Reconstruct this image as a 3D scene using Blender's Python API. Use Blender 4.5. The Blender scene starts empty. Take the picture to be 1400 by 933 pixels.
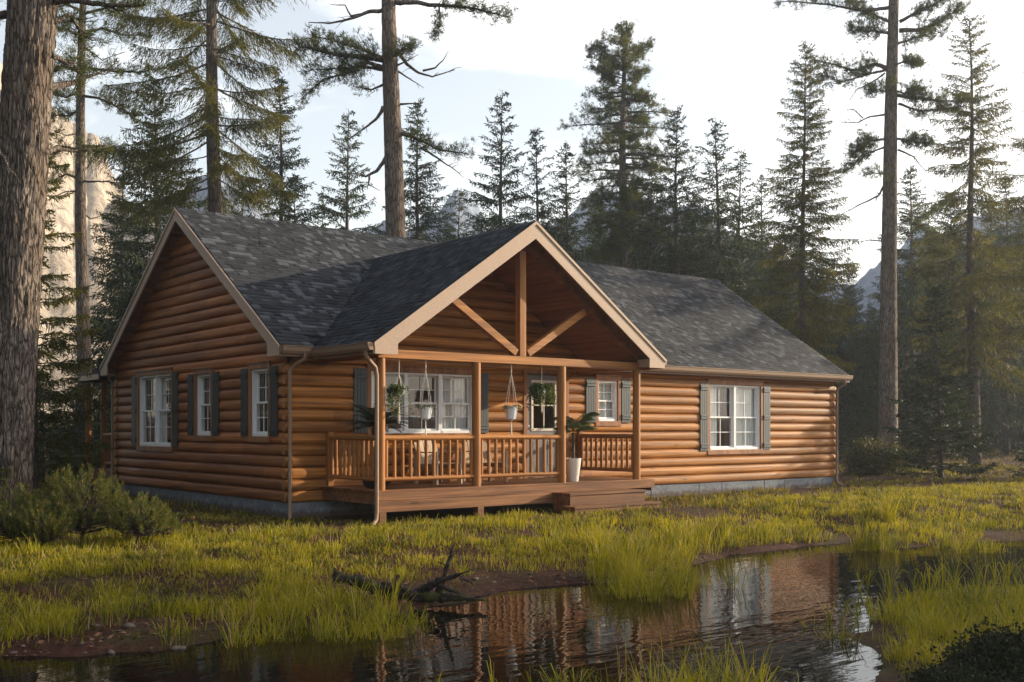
import bpy, bmesh, math, random
import numpy as np
from mathutils import Vector, Matrix, noise as mnoise
R = math.radians
PI = math.pi
random.seed(7)
S = bpy.context.scene
COL = S.collection

# ------------------------------------------------------------------ camera
CAM = (-8.405, -16.257, 1.48)
YAW = R(50.931)
FPX = 1463.736
HY = 585.843
cd = bpy.data.cameras.new("camera")
cam = bpy.data.objects.new("camera", cd)
COL.objects.link(cam)
cam.location = CAM
cam.rotation_euler = (PI / 2, 0, YAW - PI / 2)
cd.sensor_width = 36.0
cd.lens = FPX / 1400 * 36
cd.shift_y = (HY - 466.5) / 1400
cd.clip_start = 0.1
cd.clip_end = 3000
S.camera = cam
DV = np.array([math.cos(YAW), math.sin(YAW)])
RV = np.array([math.sin(YAW), -math.cos(YAW)])


def spot(px, D):
    """ground position seen in direction px of the photograph at distance D"""
    p = np.array(CAM[:2]) + DV * D + RV * ((px - 700) / FPX * D)
    return float(p[0]), float(p[1])


def gspot(px, py, z):
    return spot(px, FPX * (CAM[2] - z) / (py - HY))


# ------------------------------------------------------------------ node helpers
def newmat(name):
    m = bpy.data.materials.new(name)
    m.use_nodes = True
    nt = m.node_tree
    nt.nodes.clear()
    out = nt.nodes.new('ShaderNodeOutputMaterial')
    return m, nt, out


def N(nt, t, **kw):
    n = nt.nodes.new(t)
    ins = kw.pop('ins', {})
    for k, v in kw.items():
        setattr(n, k, v)
    for k, v in ins.items():
        n.inputs[k].default_value = v
    return n


def L(nt, a, b):
    nt.links.new(a, b)


def ramp(nt, fac, stops, interp='LINEAR'):
    r = nt.nodes.new('ShaderNodeValToRGB')
    r.color_ramp.interpolation = interp
    els = r.color_ramp.elements
    while len(els) < len(stops):
        els.new(0.5)
    for e, (p, c) in zip(els, stops):
        e.position = p
        e.color = (c[0], c[1], c[2], 1) if not isinstance(c, (int, float)) else (c, c, c, 1)
    L(nt, fac, r.inputs[0])
    return r.outputs[0]


def texco(nt, scale=(1, 1, 1), kind='Object', loc=(0, 0, 0), rot=(0, 0, 0)):
    tc = nt.nodes.new('ShaderNodeTexCoord')
    mp = nt.nodes.new('ShaderNodeMapping')
    mp.inputs['Scale'].default_value = scale
    mp.inputs['Location'].default_value = loc
    mp.inputs['Rotation'].default_value = rot
    L(nt, tc.outputs[kind], mp.inputs['Vector'])
    return mp.outputs[0]


def noise(nt, vec, scale=5, detail=4, rough=0.55, dist=0.0):
    n = N(nt, 'ShaderNodeTexNoise', ins={'Scale': scale, 'Detail': detail, 'Roughness': rough, 'Distortion': dist})
    if vec is not None:
        L(nt, vec, n.inputs['Vector'])
    return n.outputs['Fac']


def mixc(nt, fac, a, b, mode='MIX'):
    m = N(nt, 'ShaderNodeMix', data_type='RGBA', blend_type=mode)
    for idx, v in ((0, fac), (6, a), (7, b)):
        if isinstance(v, (int, float)):
            m.inputs[idx].default_value = v
        elif isinstance(v, tuple):
            m.inputs[idx].default_value = (*v, 1) if len(v) == 3 else v
        else:
            L(nt, v, m.inputs[idx])
    return m.outputs[2]


def math_(nt, op, a, b=None, c=None, clamp=False):
    m = N(nt, 'ShaderNodeMath', operation=op, use_clamp=clamp)
    for i, v in enumerate((a, b, c)):
        if v is None:
            continue
        if isinstance(v, (int, float)):
            m.inputs[i].default_value = v
        else:
            L(nt, v, m.inputs[i])
    return m.outputs[0]


def bsdf(nt, out, color, rough=0.6, spec=0.4, bump=None, bstr=0.3, bdist=0.01, metal=0.0):
    p = N(nt, 'ShaderNodeBsdfPrincipled')
    p.inputs['Specular IOR Level'].default_value = spec
    p.inputs['Metallic'].default_value = metal
    if isinstance(color, tuple):
        p.inputs['Base Color'].default_value = (*color, 1)
    else:
        L(nt, color, p.inputs['Base Color'])
    if isinstance(rough, (int, float)):
        p.inputs['Roughness'].default_value = rough
    else:
        L(nt, rough, p.inputs['Roughness'])
    if bump is not None:
        b = N(nt, 'ShaderNodeBump', ins={'Strength': bstr, 'Distance': bdist})
        L(nt, bump, b.inputs['Height'])
        L(nt, b.outputs[0], p.inputs['Normal'])
    L(nt, p.outputs[0], out.inputs[0])
    return p


def wood(name, dark, light, axis='X', rows=None, rough=0.55, tint=0.35, grain=16.0, boards=None):
    """stained timber, grain along an axis; rows = log height for a change of tone from log to log"""
    m, nt, out = newmat(name)
    s = {'X': (0.55, grain, grain), 'Y': (grain, 0.55, grain), 'Z': (grain, grain, 0.55)}[axis]
    v = texco(nt, s)
    n1 = noise(nt, v, 1.0, 6, 0.6, 0.6)
    s2 = tuple(k * 0.22 for k in s)
    n2 = noise(nt, texco(nt, s2, loc=(3, 5, 2)), 1.0, 3, 0.5, 1.2)
    fine = noise(nt, texco(nt, tuple(k * 4 for k in s)), 1.0, 3, 0.6)
    mid = tuple((a + b) / 2 for a, b in zip(dark, light))
    c = ramp(nt, n1, [(0.30, dark), (0.50, mid), (0.68, light)])
    blotch = ramp(nt, n2, [(0.3, 0.50), (0.6, 1.15)])
    c = mixc(nt, tint + 0.3, c, blotch, 'MULTIPLY')
    c = mixc(nt, 0.35, c, ramp(nt, fine, [(0.3, 0.6), (0.7, 1.15)]), 'MULTIPLY')
    # knots
    vk = N(nt, 'ShaderNodeTexVoronoi', ins={'Scale': 1.0})
    k = {'X': (0.9, 5, 5), 'Y': (5, 0.9, 5), 'Z': (5, 5, 0.9)}[axis]
    L(nt, texco(nt, k), vk.inputs['Vector'])
    kn = ramp(nt, vk.outputs['Distance'], [(0.05, 0.35), (0.11, 1.0)])
    c = mixc(nt, 0.75, c, kn, 'MULTIPLY')
    if rows or boards:
        tc = nt.nodes.new('ShaderNodeTexCoord')
        sp = nt.nodes.new('ShaderNodeSeparateXYZ')
        L(nt, tc.outputs['Object'], sp.inputs[0])
        if rows:
            f = math_(nt, 'FLOOR', math_(nt, 'DIVIDE', math_(nt, 'SUBTRACT', sp.outputs['Z'], 0.232), rows))
            # logs are butted end to end: a change of tone every few metres, staggered by course
            seg = math_(nt, 'FLOOR', math_(nt, 'DIVIDE', math_(nt, 'MULTIPLY_ADD', f, 1.73, sp.outputs[axis]), 4.3))
            f = math_(nt, 'MULTIPLY_ADD', seg, 17.31, f)
        else:
            f = math_(nt, 'FLOOR', math_(nt, 'DIVIDE', sp.outputs[boards[0]], boards[1]))
        wn = N(nt, 'ShaderNodeTexWhiteNoise', noise_dimensions='1D')
        L(nt, f, wn.inputs['W'])
        c = mixc(nt, 1.0, c, ramp(nt, wn.outputs['Value'], [(0, 0.74), (1, 1.14)]), 'MULTIPLY')
    h = math_(nt, 'ADD', n1, math_(nt, 'MULTIPLY', fine, 0.5))
    bsdf(nt, out, c, rough, 0.25, h, 0.35, 0.006)
    return m


def plain(name, col, rough=0.5, spec=0.4, metal=0.0, var=0.12, bstr=0.15, nscale=30):
    m, nt, out = newmat(name)
    n = noise(nt, texco(nt), nscale, 4)
    n2 = noise(nt, texco(nt), 2.3, 3)
    a = tuple(k * (1 - var) for k in col)
    b = tuple(min(1, k * (1 + var)) for k in col)
    c = ramp(nt, n, [(0.3, a), (0.7, b)])
    c = mixc(nt, 0.5, c, ramp(nt, n2, [(0.3, 1 - var), (0.7, 1.0)]), 'MULTIPLY')
    bsdf(nt, out, c, rough, spec, n, bstr, 0.003, metal)
    return m


def foliage(name, dark, light, trans=0.35, rough=0.6, brown=None, ns=0.9, wide=0.5):
    m, nt, out = newmat(name)
    g = N(nt, 'ShaderNodeNewGeometry')
    oi = N(nt, 'ShaderNodeObjectInfo')
    n = noise(nt, texco(nt), ns, 3)
    f = math_(nt, 'MULTIPLY_ADD', g.outputs['Random Per Island'], 0.45, math_(nt, 'MULTIPLY_ADD', n, wide * 2, .02 - wide * .5))
    stops = [(0.2, dark), (0.8, light)]
    c = ramp(nt, f, stops)
    if brown:
        c = mixc(nt, math_(nt, 'GREATER_THAN', g.outputs['Random Per Island'], 0.93), c, brown)
    c = mixc(nt, 1.0, c, ramp(nt, oi.outputs['Random'], [(0, 0.8), (1, 1.15)]), 'MULTIPLY')
    d = N(nt, 'ShaderNodeBsdfPrincipled', ins={'Roughness': rough})
    d.inputs['Specular IOR Level'].default_value = 0.25
    L(nt, c, d.inputs['Base Color'])
    t = N(nt, 'ShaderNodeBsdfTranslucent')
    L(nt, mixc(nt, 1.0, c, (1.5, 1.35, 0.6), 'MULTIPLY'), t.inputs[0])
    mx = N(nt, 'ShaderNodeMixShader', ins={0: trans})
    L(nt, d.outputs[0], mx.inputs[1])
    L(nt, t.outputs[0], mx.inputs[2])
    L(nt, mx.outputs[0], out.inputs[0])
    return m


def bark(name, dark, light, plate=(9, 9, 1.6), bstr=0.9, warm=None):
    m, nt, out = newmat(name)
    base = texco(nt, plate)
    nz = N(nt, 'ShaderNodeTexNoise', ins={'Scale': 1.6, 'Detail': 4})
    L(nt, base, nz.inputs['Vector'])
    wv = mixc(nt, 0.28, base, nz.outputs['Color'], 'ADD')
    vo = N(nt, 'ShaderNodeTexVoronoi', feature='DISTANCE_TO_EDGE', ins={'Scale': 1.0})
    L(nt, wv, vo.inputs['Vector'])
    crack = ramp(nt, vo.outputs['Distance'], [(0.0, 0.0), (0.16, 1.0)])
    fine = noise(nt, texco(nt, tuple(k * 4 for k in plate)), 1.0, 5, 0.65)
    c = ramp(nt, fine, [(0.3, dark), (0.7, light)])
    if warm:
        bl = noise(nt, texco(nt, (5, 5, 3)), 1.0, 4, 0.6)
        c = mixc(nt, 0.8, c, ramp(nt, bl, [(0.35, 0.55), (0.65, 1.45)]), 'MULTIPLY')
        big = noise(nt, texco(nt, (1.2, 1.2, 0.5)), 1.0, 2)
        c = mixc(nt, ramp(nt, big, [(0.4, 0.0), (0.65, 1.0)]), c, warm)
    c = mixc(nt, 1.0, c, ramp(nt, vo.outputs['Distance'], [(0.0, 0.35), (0.12, 1.0)]), 'MULTIPLY')
    h = math_(nt, 'ADD', crack, math_(nt, 'MULTIPLY', fine, 0.6))
    bsdf(nt, out, c, 0.9, 0.15, h, bstr, 0.03)
    return m


# ------------------------------------------------------------------ object helpers
def tag(o, label=None, cat=None, group=None, kind=None):
    if label: o['label'] = label
    if cat: o['category'] = cat
    if group: o['group'] = group
    if kind: o['kind'] = kind
    return o


def empty(name, loc=(0, 0, 0), rz=0.0, label=None, cat=None, group=None, scale=1.0):
    o = bpy.data.objects.new(name, None)
    o.empty_display_size = 0.3
    COL.objects.link(o)
    o.location = loc
    o.rotation_euler = (0, 0, rz)
    o.scale = (scale, scale, scale)
    return tag(o, label, cat, group)


def finish(me, mat, smooth, angle=38):
    if mat is not None:
        me.materials.append(mat)
    if smooth:
        me.shade_smooth()
        if angle:
            me.set_sharp_from_angle(angle=R(angle))
    me.update()


def link(name, me, parent=None):
    o = bpy.data.objects.new(name, me)
    COL.objects.link(o)
    if parent is not None:
        o.parent = parent
    return o


def npmesh(name, V, F, mat, parent=None, smooth=False, angle=38):
    """V (n,3), F (m,3) or (m,4) arrays -> one mesh object"""
    V = np.asarray(V, np.float32).reshape(-1, 3)
    F = np.asarray(F, np.int32)
    k = F.shape[1]
    me = bpy.data.meshes.new(name)
    me.vertices.add(len(V))
    me.vertices.foreach_set('co', V.ravel())
    me.loops.add(F.size)
    me.loops.foreach_set('vertex_index', F.ravel())
    me.polygons.add(len(F))
    me.polygons.foreach_set('loop_start', np.arange(0, F.size, k, dtype=np.int32))
    me.update(calc_edges=True)
    me.validate()
    finish(me, mat, smooth, angle)
    return link(name, me, parent)


class MB:
    """collects shapes that become one mesh object"""
    def __init__(s):
        s.v, s.f = [], []

    def add(s, vs, fs):
        b = len(s.v)
        s.v += [tuple(p) for p in vs]
        s.f += [tuple(b + i for i in f) for f in fs]
        return s

    def box(s, x0, y0, z0, x1, y1, z1, M=None):
        vs = [Vector((x, y, z)) for z in (z0, z1) for y in (y0, y1) for x in (x0, x1)]
        if M is not None:
            vs = [M @ v for v in vs]
        return s.add(vs, [(0, 2, 3, 1), (4, 5, 7, 6), (0, 1, 5, 4), (2, 6, 7, 3), (0, 4, 6, 2), (1, 3, 7, 5)])

    def tube(s, pts, rad, n=8, cap=True, seed=None):
        pts = [Vector(p) for p in pts]
        rad = rad if isinstance(rad, (list, tuple)) else [rad] * len(pts)
        b = len(s.v)
        up = None
        for i, p in enumerate(pts):
            d = (pts[min(i + 1, len(pts) - 1)] - pts[max(i - 1, 0)])
            if d.length < 1e-9: d = Vector((0, 0, 1))
            d.normalize()
            if up is None:
                up = d.orthogonal().normalized()
            up = (up - d * up.dot(d))
            if up.length < 1e-6: up = d.orthogonal()
            up.normalize()
            w = d.cross(up)
            for k in range(n):
                a = 2 * PI * k / n
                s.v.append(tuple(p + (up * math.cos(a) + w * math.sin(a)) * rad[i]))
        for i in range(len(pts) - 1):
            for k in range(n):
                a, c = b + i * n + k, b + i * n + (k + 1) % n
                s.f.append((a, c, c + n, a + n))
        if cap:
            s.f.append(tuple(b + k for k in reversed(range(n))))
            e = b + (len(pts) - 1) * n
            s.f.append(tuple(e + k for k in range(n)))
        return s

    def lathe(s, prof, cx=0, cy=0, n=24):
        b = len(s.v)
        for r, z in prof:
            for k in range(n):
                a = 2 * PI * k / n
                s.v.append((cx + r * math.cos(a), cy + r * math.sin(a), z))
        for i in range(len(prof) - 1):
            for k in range(n):
                a, c = b + i * n + k, b + i * n + (k + 1) % n
                s.f.append((a, c, c + n, a + n))
        return s

    def prism(s, poly, a, d):
        """polygon of 3-D points pushed along vector d"""
        poly = [Vector(p) + Vector(a) for p in poly]
        n = len(poly)
        d = Vector(d)
        vs = poly + [p + d for p in poly]
        fs = [tuple(range(n)), tuple(reversed(range(n, 2 * n)))]
        fs += [(i, i + n, (i + 1) % n + n, (i + 1) % n) for i in range(n)]
        return s.add(vs, fs)

    def build(s, name, mat, parent=None, smooth=False, angle=38, bevel=0.0, fixn=True):
        me = bpy.data.meshes.new(name)
        me.from_pydata(s.v, [], s.f)
        if fixn or bevel:
            bm = bmesh.new()
            bm.from_mesh(me)
            bmesh.ops.recalc_face_normals(bm, faces=bm.faces)
            if bevel:
                es = [e for e in bm.edges if len(e.link_faces) == 2 and e.calc_face_angle(0) > R(40)]
                bmesh.ops.bevel(bm, geom=es, offset=bevel, segments=2, affect='EDGES', profile=0.6)
            bm.to_mesh(me)
            bm.free()
        finish(me, mat, smooth, angle)
        return link(name, me, parent)


def copy_tree(o, parent=None):
    c = o.copy()
    COL.objects.link(c)
    if parent is not None:
        c.parent = parent
    for ch in list(o.children):
        copy_tree(ch, c)
    return c


rng = np.random.default_rng(11)
SUN_REL = 69.0          # degrees to the right of the view
SUN_EL = R(15.0)
SKY = 0.115
CLOUD = 14.5
EXPOSURE = 0.82
HAZE = 0.0008
HAZE_TOP = 66
# ------------------------------------------------------------------ materials
ROW = 0.196
M = {}
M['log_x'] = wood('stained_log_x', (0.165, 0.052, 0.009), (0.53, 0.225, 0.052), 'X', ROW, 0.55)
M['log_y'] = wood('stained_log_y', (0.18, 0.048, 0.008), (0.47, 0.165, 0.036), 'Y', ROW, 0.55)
M['post'] = wood('stained_post', (0.21, 0.075, 0.015), (0.46, 0.195, 0.052), 'Z', None, 0.5, grain=22)
M['rail_x'] = wood('stained_rail_x', (0.21, 0.075, 0.015), (0.46, 0.195, 0.052), 'X', None, 0.5, grain=22)
M['rail_y'] = wood('stained_rail_y', (0.21, 0.075, 0.015), (0.46, 0.195, 0.052), 'Y', None, 0.5, grain=22)
M['deck'] = wood('deck_boards', (0.085, 0.034, 0.013), (0.29, 0.125, 0.048), 'X', None, 0.6, boards=('Y', 0.14))
M['deck_beam'] = wood('deck_beam', (0.075, 0.031, 0.014), (0.33, 0.150, 0.064), 'X', None, 0.7, grain=12)
M['soffit_y'] = wood('soffit_boards', (0.20, 0.066, 0.016), (0.38, 0.145, 0.042), 'Y', None, 0.6, boards=('X', 0.12))
M['soffit_x'] = wood('soffit_boards_x', (0.16, 0.06, 0.020), (0.30, 0.12, 0.045), 'X', None, 0.6, boards=('Y', 0.12))
M['trim'] = wood('window_casing', (0.20, 0.08, 0.03), (0.38, 0.17, 0.07), 'Z', None, 0.5)
M['interior'] = wood('interior_panelling', (0.34, 0.15, 0.06), (0.55, 0.28, 0.12), 'Z', None, 0.5, boards=('X', 0.15))
M['fascia'] = plain('tan_painted_fascia', (0.42, 0.30, 0.215), 0.55, 0.35, var=0.10, bstr=0.1)
M['gutter'] = plain('bronze_gutter', (0.26, 0.17, 0.11), 0.55, 0.3, var=0.08, bstr=0.05)
M['white'] = plain('white_vinyl', (0.78, 0.79, 0.80), 0.35, 0.45, var=0.04, bstr=0.03)
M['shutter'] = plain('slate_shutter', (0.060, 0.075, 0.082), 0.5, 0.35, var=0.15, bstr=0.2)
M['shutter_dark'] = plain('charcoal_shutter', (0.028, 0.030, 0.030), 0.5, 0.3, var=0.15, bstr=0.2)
M['door'] = plain('grey_door', (0.17, 0.155, 0.15), 0.45, 0.4, var=0.06)
M['cream'] = plain('cream_moulding', (0.68, 0.60, 0.50), 0.5, 0.4, var=0.05)
M['metal'] = plain('brushed_nickel', (0.75, 0.74, 0.72), 0.25, 0.5, metal=1.0, var=0.03)
M['pot'] = plain('white_pot', (0.72, 0.74, 0.78), 0.5, 0.4, var=0.08)
M['pot_warm'] = plain('white_planter', (0.70, 0.66, 0.60), 0.55, 0.35, var=0.12)
M['dark_pot'] = plain('dark_pot', (0.03, 0.03, 0.035), 0.4, 0.5)
M['rope'] = plain('cotton_rope', (0.72, 0.68, 0.60), 0.9, 0.1, nscale=200)
M['soil'] = plain('potting_soil', (0.03, 0.018, 0.01), 0.95, 0.1, var=0.4)
M['pale_wood'] = wood('pale_chair_wood', (0.38, 0.27, 0.18), (0.62, 0.47, 0.33), 'Z', None, 0.6)

# curtains
m, nt, out = newmat('sheer_curtain')
d = N(nt, 'ShaderNodeBsdfDiffuse')
n = noise(nt, texco(nt, (90, 90, 2)), 1.0, 3)
L(nt, ramp(nt, n, [(0.3, (0.80, 0.80, 0.80)), (0.7, (0.90, 0.90, 0.89))]), d.inputs[0])
t = N(nt, 'ShaderNodeBsdfTranslucent', ins={0: (0.9, 0.9, 0.88, 1)})
mx = N(nt, 'ShaderNodeMixShader', ins={0: 0.25})
L(nt, d.outputs[0], mx.inputs[1]); L(nt, t.outputs[0], mx.inputs[2])
L(nt, mx.outputs[0], out.inputs[0])
M['curtain'] = m

# window glass: clear pane with a fresnel reflection
m, nt, out = newmat('window_glass')
tr = N(nt, 'ShaderNodeBsdfTransparent', ins={0: (0.93, 0.95, 0.94, 1)})
gl = N(nt, 'ShaderNodeBsdfGlossy', ins={'Roughness': 0.02})
gl.inputs[0].default_value = (1, 1, 1, 1)
gg = N(nt, 'ShaderNodeNewGeometry')
dd_ = N(nt, 'ShaderNodeVectorMath', operation='DOT_PRODUCT')
L(nt, gg.outputs['Normal'], dd_.inputs[0]); L(nt, gg.outputs['Incoming'], dd_.inputs[1])
cs_ = math_(nt, 'SUBTRACT', 1.0, math_(nt, 'ABSOLUTE', dd_.outputs['Value']))
mx = N(nt, 'ShaderNodeMixShader')
L(nt, math_(nt, 'MULTIPLY_ADD', math_(nt, 'POWER', cs_, 5.0), 0.9, 0.06, clamp=True), mx.inputs[0])
L(nt, tr.outputs[0], mx.inputs[1]); L(nt, gl.outputs[0], mx.inputs[2])
L(nt, mx.outputs[0], out.inputs[0])
M['glass'] = m

# concrete block foundation
m, nt, out = newmat('concrete_block')
v = texco(nt)
n = noise(nt, v, 14, 6, 0.7); nb = noise(nt, texco(nt, (3, 3, 6)), 1.0, 4)
c = ramp(nt, n, [(0.3, (0.13, 0.145, 0.17)), (0.7, (0.26, 0.275, 0.30))])
c = mixc(nt, 0.7, c, ramp(nt, nb, [(0.3, 0.6), (0.7, 1.15)]), 'MULTIPLY')
tc = nt.nodes.new('ShaderNodeTexCoord'); sp = nt.nodes.new('ShaderNodeSeparateXYZ'); L(nt, tc.outputs['Object'], sp.inputs[0])
sd = noise(nt, texco(nt, (7, 7, 2)), 1.0, 5, 0.7)
hgt = math_(nt, 'SUBTRACT', math_(nt, 'MULTIPLY', sd, 0.26), sp.outputs['Z'])
c = mixc(nt, ramp(nt, hgt, [(0.03, 0.0), (0.10, 0.75)]), c, (0.085, 0.05, 0.03))   # mud splashed up from the soil
bsdf(nt, out, c, 0.9, 0.2, n, 0.5, 0.01)
M['block'] = m

# shingles: every tab is an island with a tone of its own
def shingle_mat(name, a, b, c3):
    m, nt, out = newmat(name)
    g = N(nt, 'ShaderNodeNewGeometry')
    c = ramp(nt, g.outputs['Random Per Island'], [(0.0, a), (0.45, b), (0.80, tuple(k * 1.15 for k in b)), (0.86, c3), (1.0, tuple(k * 1.2 for k in c3))])
    n = noise(nt, texco(nt), 260, 2); n2 = noise(nt, texco(nt), 1.1, 4)
    c = mixc(nt, 0.7, c, ramp(nt, n, [(0.25, 0.45), (0.75, 1.5)]), 'MULTIPLY')
    c = mixc(nt, 0.6, c, ramp(nt, n2, [(0.3, 0.7), (0.7, 1.15)]), 'MULTIPLY')
    bsdf(nt, out, c, 0.85, 0.25, n, 0.5, 0.003)
    return m
M['shingle'] = shingle_mat('asphalt_shingle', (0.012, 0.014, 0.018), (0.029, 0.032, 0.039), (0.072, 0.077, 0.088))
M['shingle_dark'] = shingle_mat('asphalt_shingle_porch', (0.015, 0.017, 0.023), (0.032, 0.036, 0.045), (0.060, 0.065, 0.076))

M['bark_pine'] = bark('pine_bark', (0.050, 0.041, 0.035), (0.34, 0.285, 0.240), (17, 17, 2.8), 1.0, warm=(0.17, 0.125, 0.095))
M['bark_grey'] = bark('spruce_bark', (0.055, 0.042, 0.035), (0.18, 0.14, 0.115), (16, 16, 4.0), 0.8)
M['twig'] = plain('dead_twig', (0.11, 0.08, 0.06), 0.9, 0.1, var=0.3)
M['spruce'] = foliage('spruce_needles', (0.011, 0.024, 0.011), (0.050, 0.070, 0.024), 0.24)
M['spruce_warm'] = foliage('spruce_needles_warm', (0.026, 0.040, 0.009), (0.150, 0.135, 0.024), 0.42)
M['pine'] = foliage('pine_needles', (0.022, 0.038, 0.010), (0.095, 0.105, 0.022), 0.36)
M['bush'] = foliage('young_pine_needles', (0.035, 0.055, 0.012), (0.15, 0.165, 0.035), 0.35, brown=(0.30, 0.17, 0.09))
M['leaf'] = foliage('shrub_leaves', (0.020, 0.030, 0.010), (0.085, 0.085, 0.020), 0.3)
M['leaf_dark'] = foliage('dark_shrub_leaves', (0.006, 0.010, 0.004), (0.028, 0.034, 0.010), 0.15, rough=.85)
M['palm'] = foliage('palm_fronds', (0.018, 0.035, 0.015), (0.06, 0.09, 0.03), 0.2, rough=0.4)
M['sago'] = foliage('sago_fronds', (0.008, 0.018, 0.012), (0.022, 0.040, 0.024), 0.1, rough=0.4)
M['ivy'] = foliage('ivy_leaves', (0.03, 0.06, 0.02), (0.11, 0.15, 0.05), 0.3)
M['grass'] = foliage('grass_blades', (0.034, 0.058, 0.006), (0.36, 0.325, 0.014), 0.38, brown=(0.42, 0.30, 0.14), ns=1.7, wide=.7)
M['grass_low'] = foliage('ground_cover', (0.030, 0.040, 0.010), (0.20, 0.175, 0.020), 0.35, brown=(0.20, 0.10, 0.06), ns=1.7, wide=.7)

# driftwood
m, nt, out = newmat('wet_driftwood')
n = noise(nt, texco(nt, (6, 20, 20)), 1.0, 6, 0.65); n2 = noise(nt, texco(nt), 3.5, 4)
c = ramp(nt, n, [(0.35, (0.008, 0.006, 0.005)), (0.7, (0.060, 0.045, 0.036))])
c = mixc(nt, ramp(nt, n2, [(0.52, 0.0), (0.62, 1.0)]), c, (0.055, 0.060, 0.014))
bsdf(nt, out, c, 0.8, 0.25, n, 1.0, 0.05)
M['driftwood'] = m

# soil
m, nt, out = newmat('forest_soil')
v = texco(nt)
a = noise(nt, v, 0.55, 5, 0.6); b = noise(nt, v, 9, 6, 0.7); c0 = noise(nt, v, 60, 4, 0.7)
c = ramp(nt, b, [(0.28, (0.018, 0.007, 0.004)), (0.55, (0.060, 0.021, 0.010)), (0.75, (0.125, 0.048, 0.024))])
c = mixc(nt, ramp(nt, a, [(0.52, 0.0), (0.64, 0.55)]), c, ramp(nt, b, [(0.3, (0.026, 0.026, 0.006)), (0.7, (0.08, 0.075, 0.015))]))
c = mixc(nt, 0.8, c, ramp(nt, c0, [(0.3, 0.45), (0.7, 1.4)]), 'MULTIPLY')
vl = N(nt, 'ShaderNodeTexVoronoi', ins={'Scale': 38.0}); L(nt, v, vl.inputs['Vector'])
fl = math_(nt, 'LESS_THAN', vl.outputs['Distance'], 0.13)
c = mixc(nt, math_(nt, 'MULTIPLY', fl, 0.8), c, (0.28, 0.16, 0.09))
h = math_(nt, 'ADD', b, math_(nt, 'MULTIPLY', c0, 0.5))
bsdf(nt, out, c, 0.9, 0.2, h, 0.9, 0.05)
M['soil_ground'] = m

# pond water
m, nt, out = newmat('pond_water')
v = texco(nt, (1, 1, 1), rot=(0, 0, -YAW))
w1 = noise(nt, texco(nt, (1.6, 5.5, 1), rot=(0, 0, PI/2 - YAW)), 1.0, 2, 0.45)
w2 = noise(nt, texco(nt, (5, 17, 1), rot=(0, 0, PI/2 - YAW)), 1.0, 1, 0.5)
h = math_(nt, 'ADD', w1, math_(nt, 'MULTIPLY', w2, 0.22))
bp = N(nt, 'ShaderNodeBump', ins={'Strength': 0.085, 'Distance': 0.05})
L(nt, h, bp.inputs['Height'])
gl = N(nt, 'ShaderNodeBsdfGlossy', ins={'Roughness': 0.01})
gl.inputs[0].default_value = (0.92, 0.93, 0.95, 1)
L(nt, bp.outputs[0], gl.inputs['Normal'])
mud = N(nt, 'ShaderNodeBsdfDiffuse', ins={0: (0.006, 0.0045, 0.003, 1)})
fr = N(nt, 'ShaderNodeFresnel', ins={0: 1.33})
L(nt, bp.outputs[0], fr.inputs['Normal'])
mx = N(nt, 'ShaderNodeMixShader')
L(nt, math_(nt, 'MULTIPLY', fr.outputs[0], 0.85), mx.inputs[0])
L(nt, mud.outputs[0], mx.inputs[1]); L(nt, gl.outputs[0], mx.inputs[2])
L(nt, mx.outputs[0], out.inputs[0])
M['water'] = m

# mountain rock; blue-grey of haze and shade put into its colour
m, nt, out = newmat('haze_tinted_rock')
v = texco(nt)
a = noise(nt, texco(nt, (0.05, 0.05, 0.02)), 1.0, 8, 0.65)
b = noise(nt, texco(nt, (0.3, 0.3, 0.07)), 1.0, 6, 0.7)
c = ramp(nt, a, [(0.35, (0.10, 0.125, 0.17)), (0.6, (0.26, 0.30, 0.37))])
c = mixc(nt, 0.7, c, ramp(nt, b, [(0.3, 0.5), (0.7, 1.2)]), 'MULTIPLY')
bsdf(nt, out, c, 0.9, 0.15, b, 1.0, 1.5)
M['rock'] = m
m, nt, out = newmat('cliff_rock')
a = noise(nt, texco(nt, (0.09, 0.09, 0.03)), 1.0, 8, 0.65)
b = noise(nt, texco(nt, (0.5, 0.5, 0.10)), 1.0, 7, 0.7, 0.8)
c = ramp(nt, a, [(0.35, (0.32, 0.26, 0.195)), (0.6, (0.68, 0.56, 0.43))])
c = mixc(nt, 0.8, c, ramp(nt, b, [(0.32, 0.35), (0.6, 1.15)]), 'MULTIPLY')
bsdf(nt, out, c, 0.9, 0.15, b, 1.0, 1.5)
M['cliff'] = m
# ------------------------------------------------------------------ the cabin
HL, HW, HF = 15.454, 8.281, 0.232            # length, width, foundation height
EV, OV, HR, RK = 2.85, 0.25, 5.775, 0.301    # eave z, eave overhang, ridge z, rake overhang
SM = (HR - EV) / (HW / 2 + OV)
PX0, PX1, PD = 0.70, 6.49, 1.721             # porch posts from x to x, depth
PE0, PE1, PF, PEZ, PA = 0.343, 6.843, -2.106, 2.806, 5.051
PXM = (PE0 + PE1) / 2
SP = (PA - PEZ) / (PXM - PE0)
DK = 0.494
cabin = empty('log_cabin', (0, 0, 0), 0, 'single storey log cabin with dark shingle roofs and a gabled front porch, beside the pond', 'cabin')

FR = lambda u, o, z: (u, -o, z)
LF = lambda u, o, z: (-o, u, z)
RT = lambda u, o, z: (HL + o, u, z)
BK = lambda u, o, z: (u, HW + o, z)
BULGE = 0.066


def profile(z):
    t = ((z - HF) / ROW) % 1.0
    x = 2 * t - 1
    return BULGE * max(0.0, 1 - abs(x) ** 3.0) ** 0.5


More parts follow.
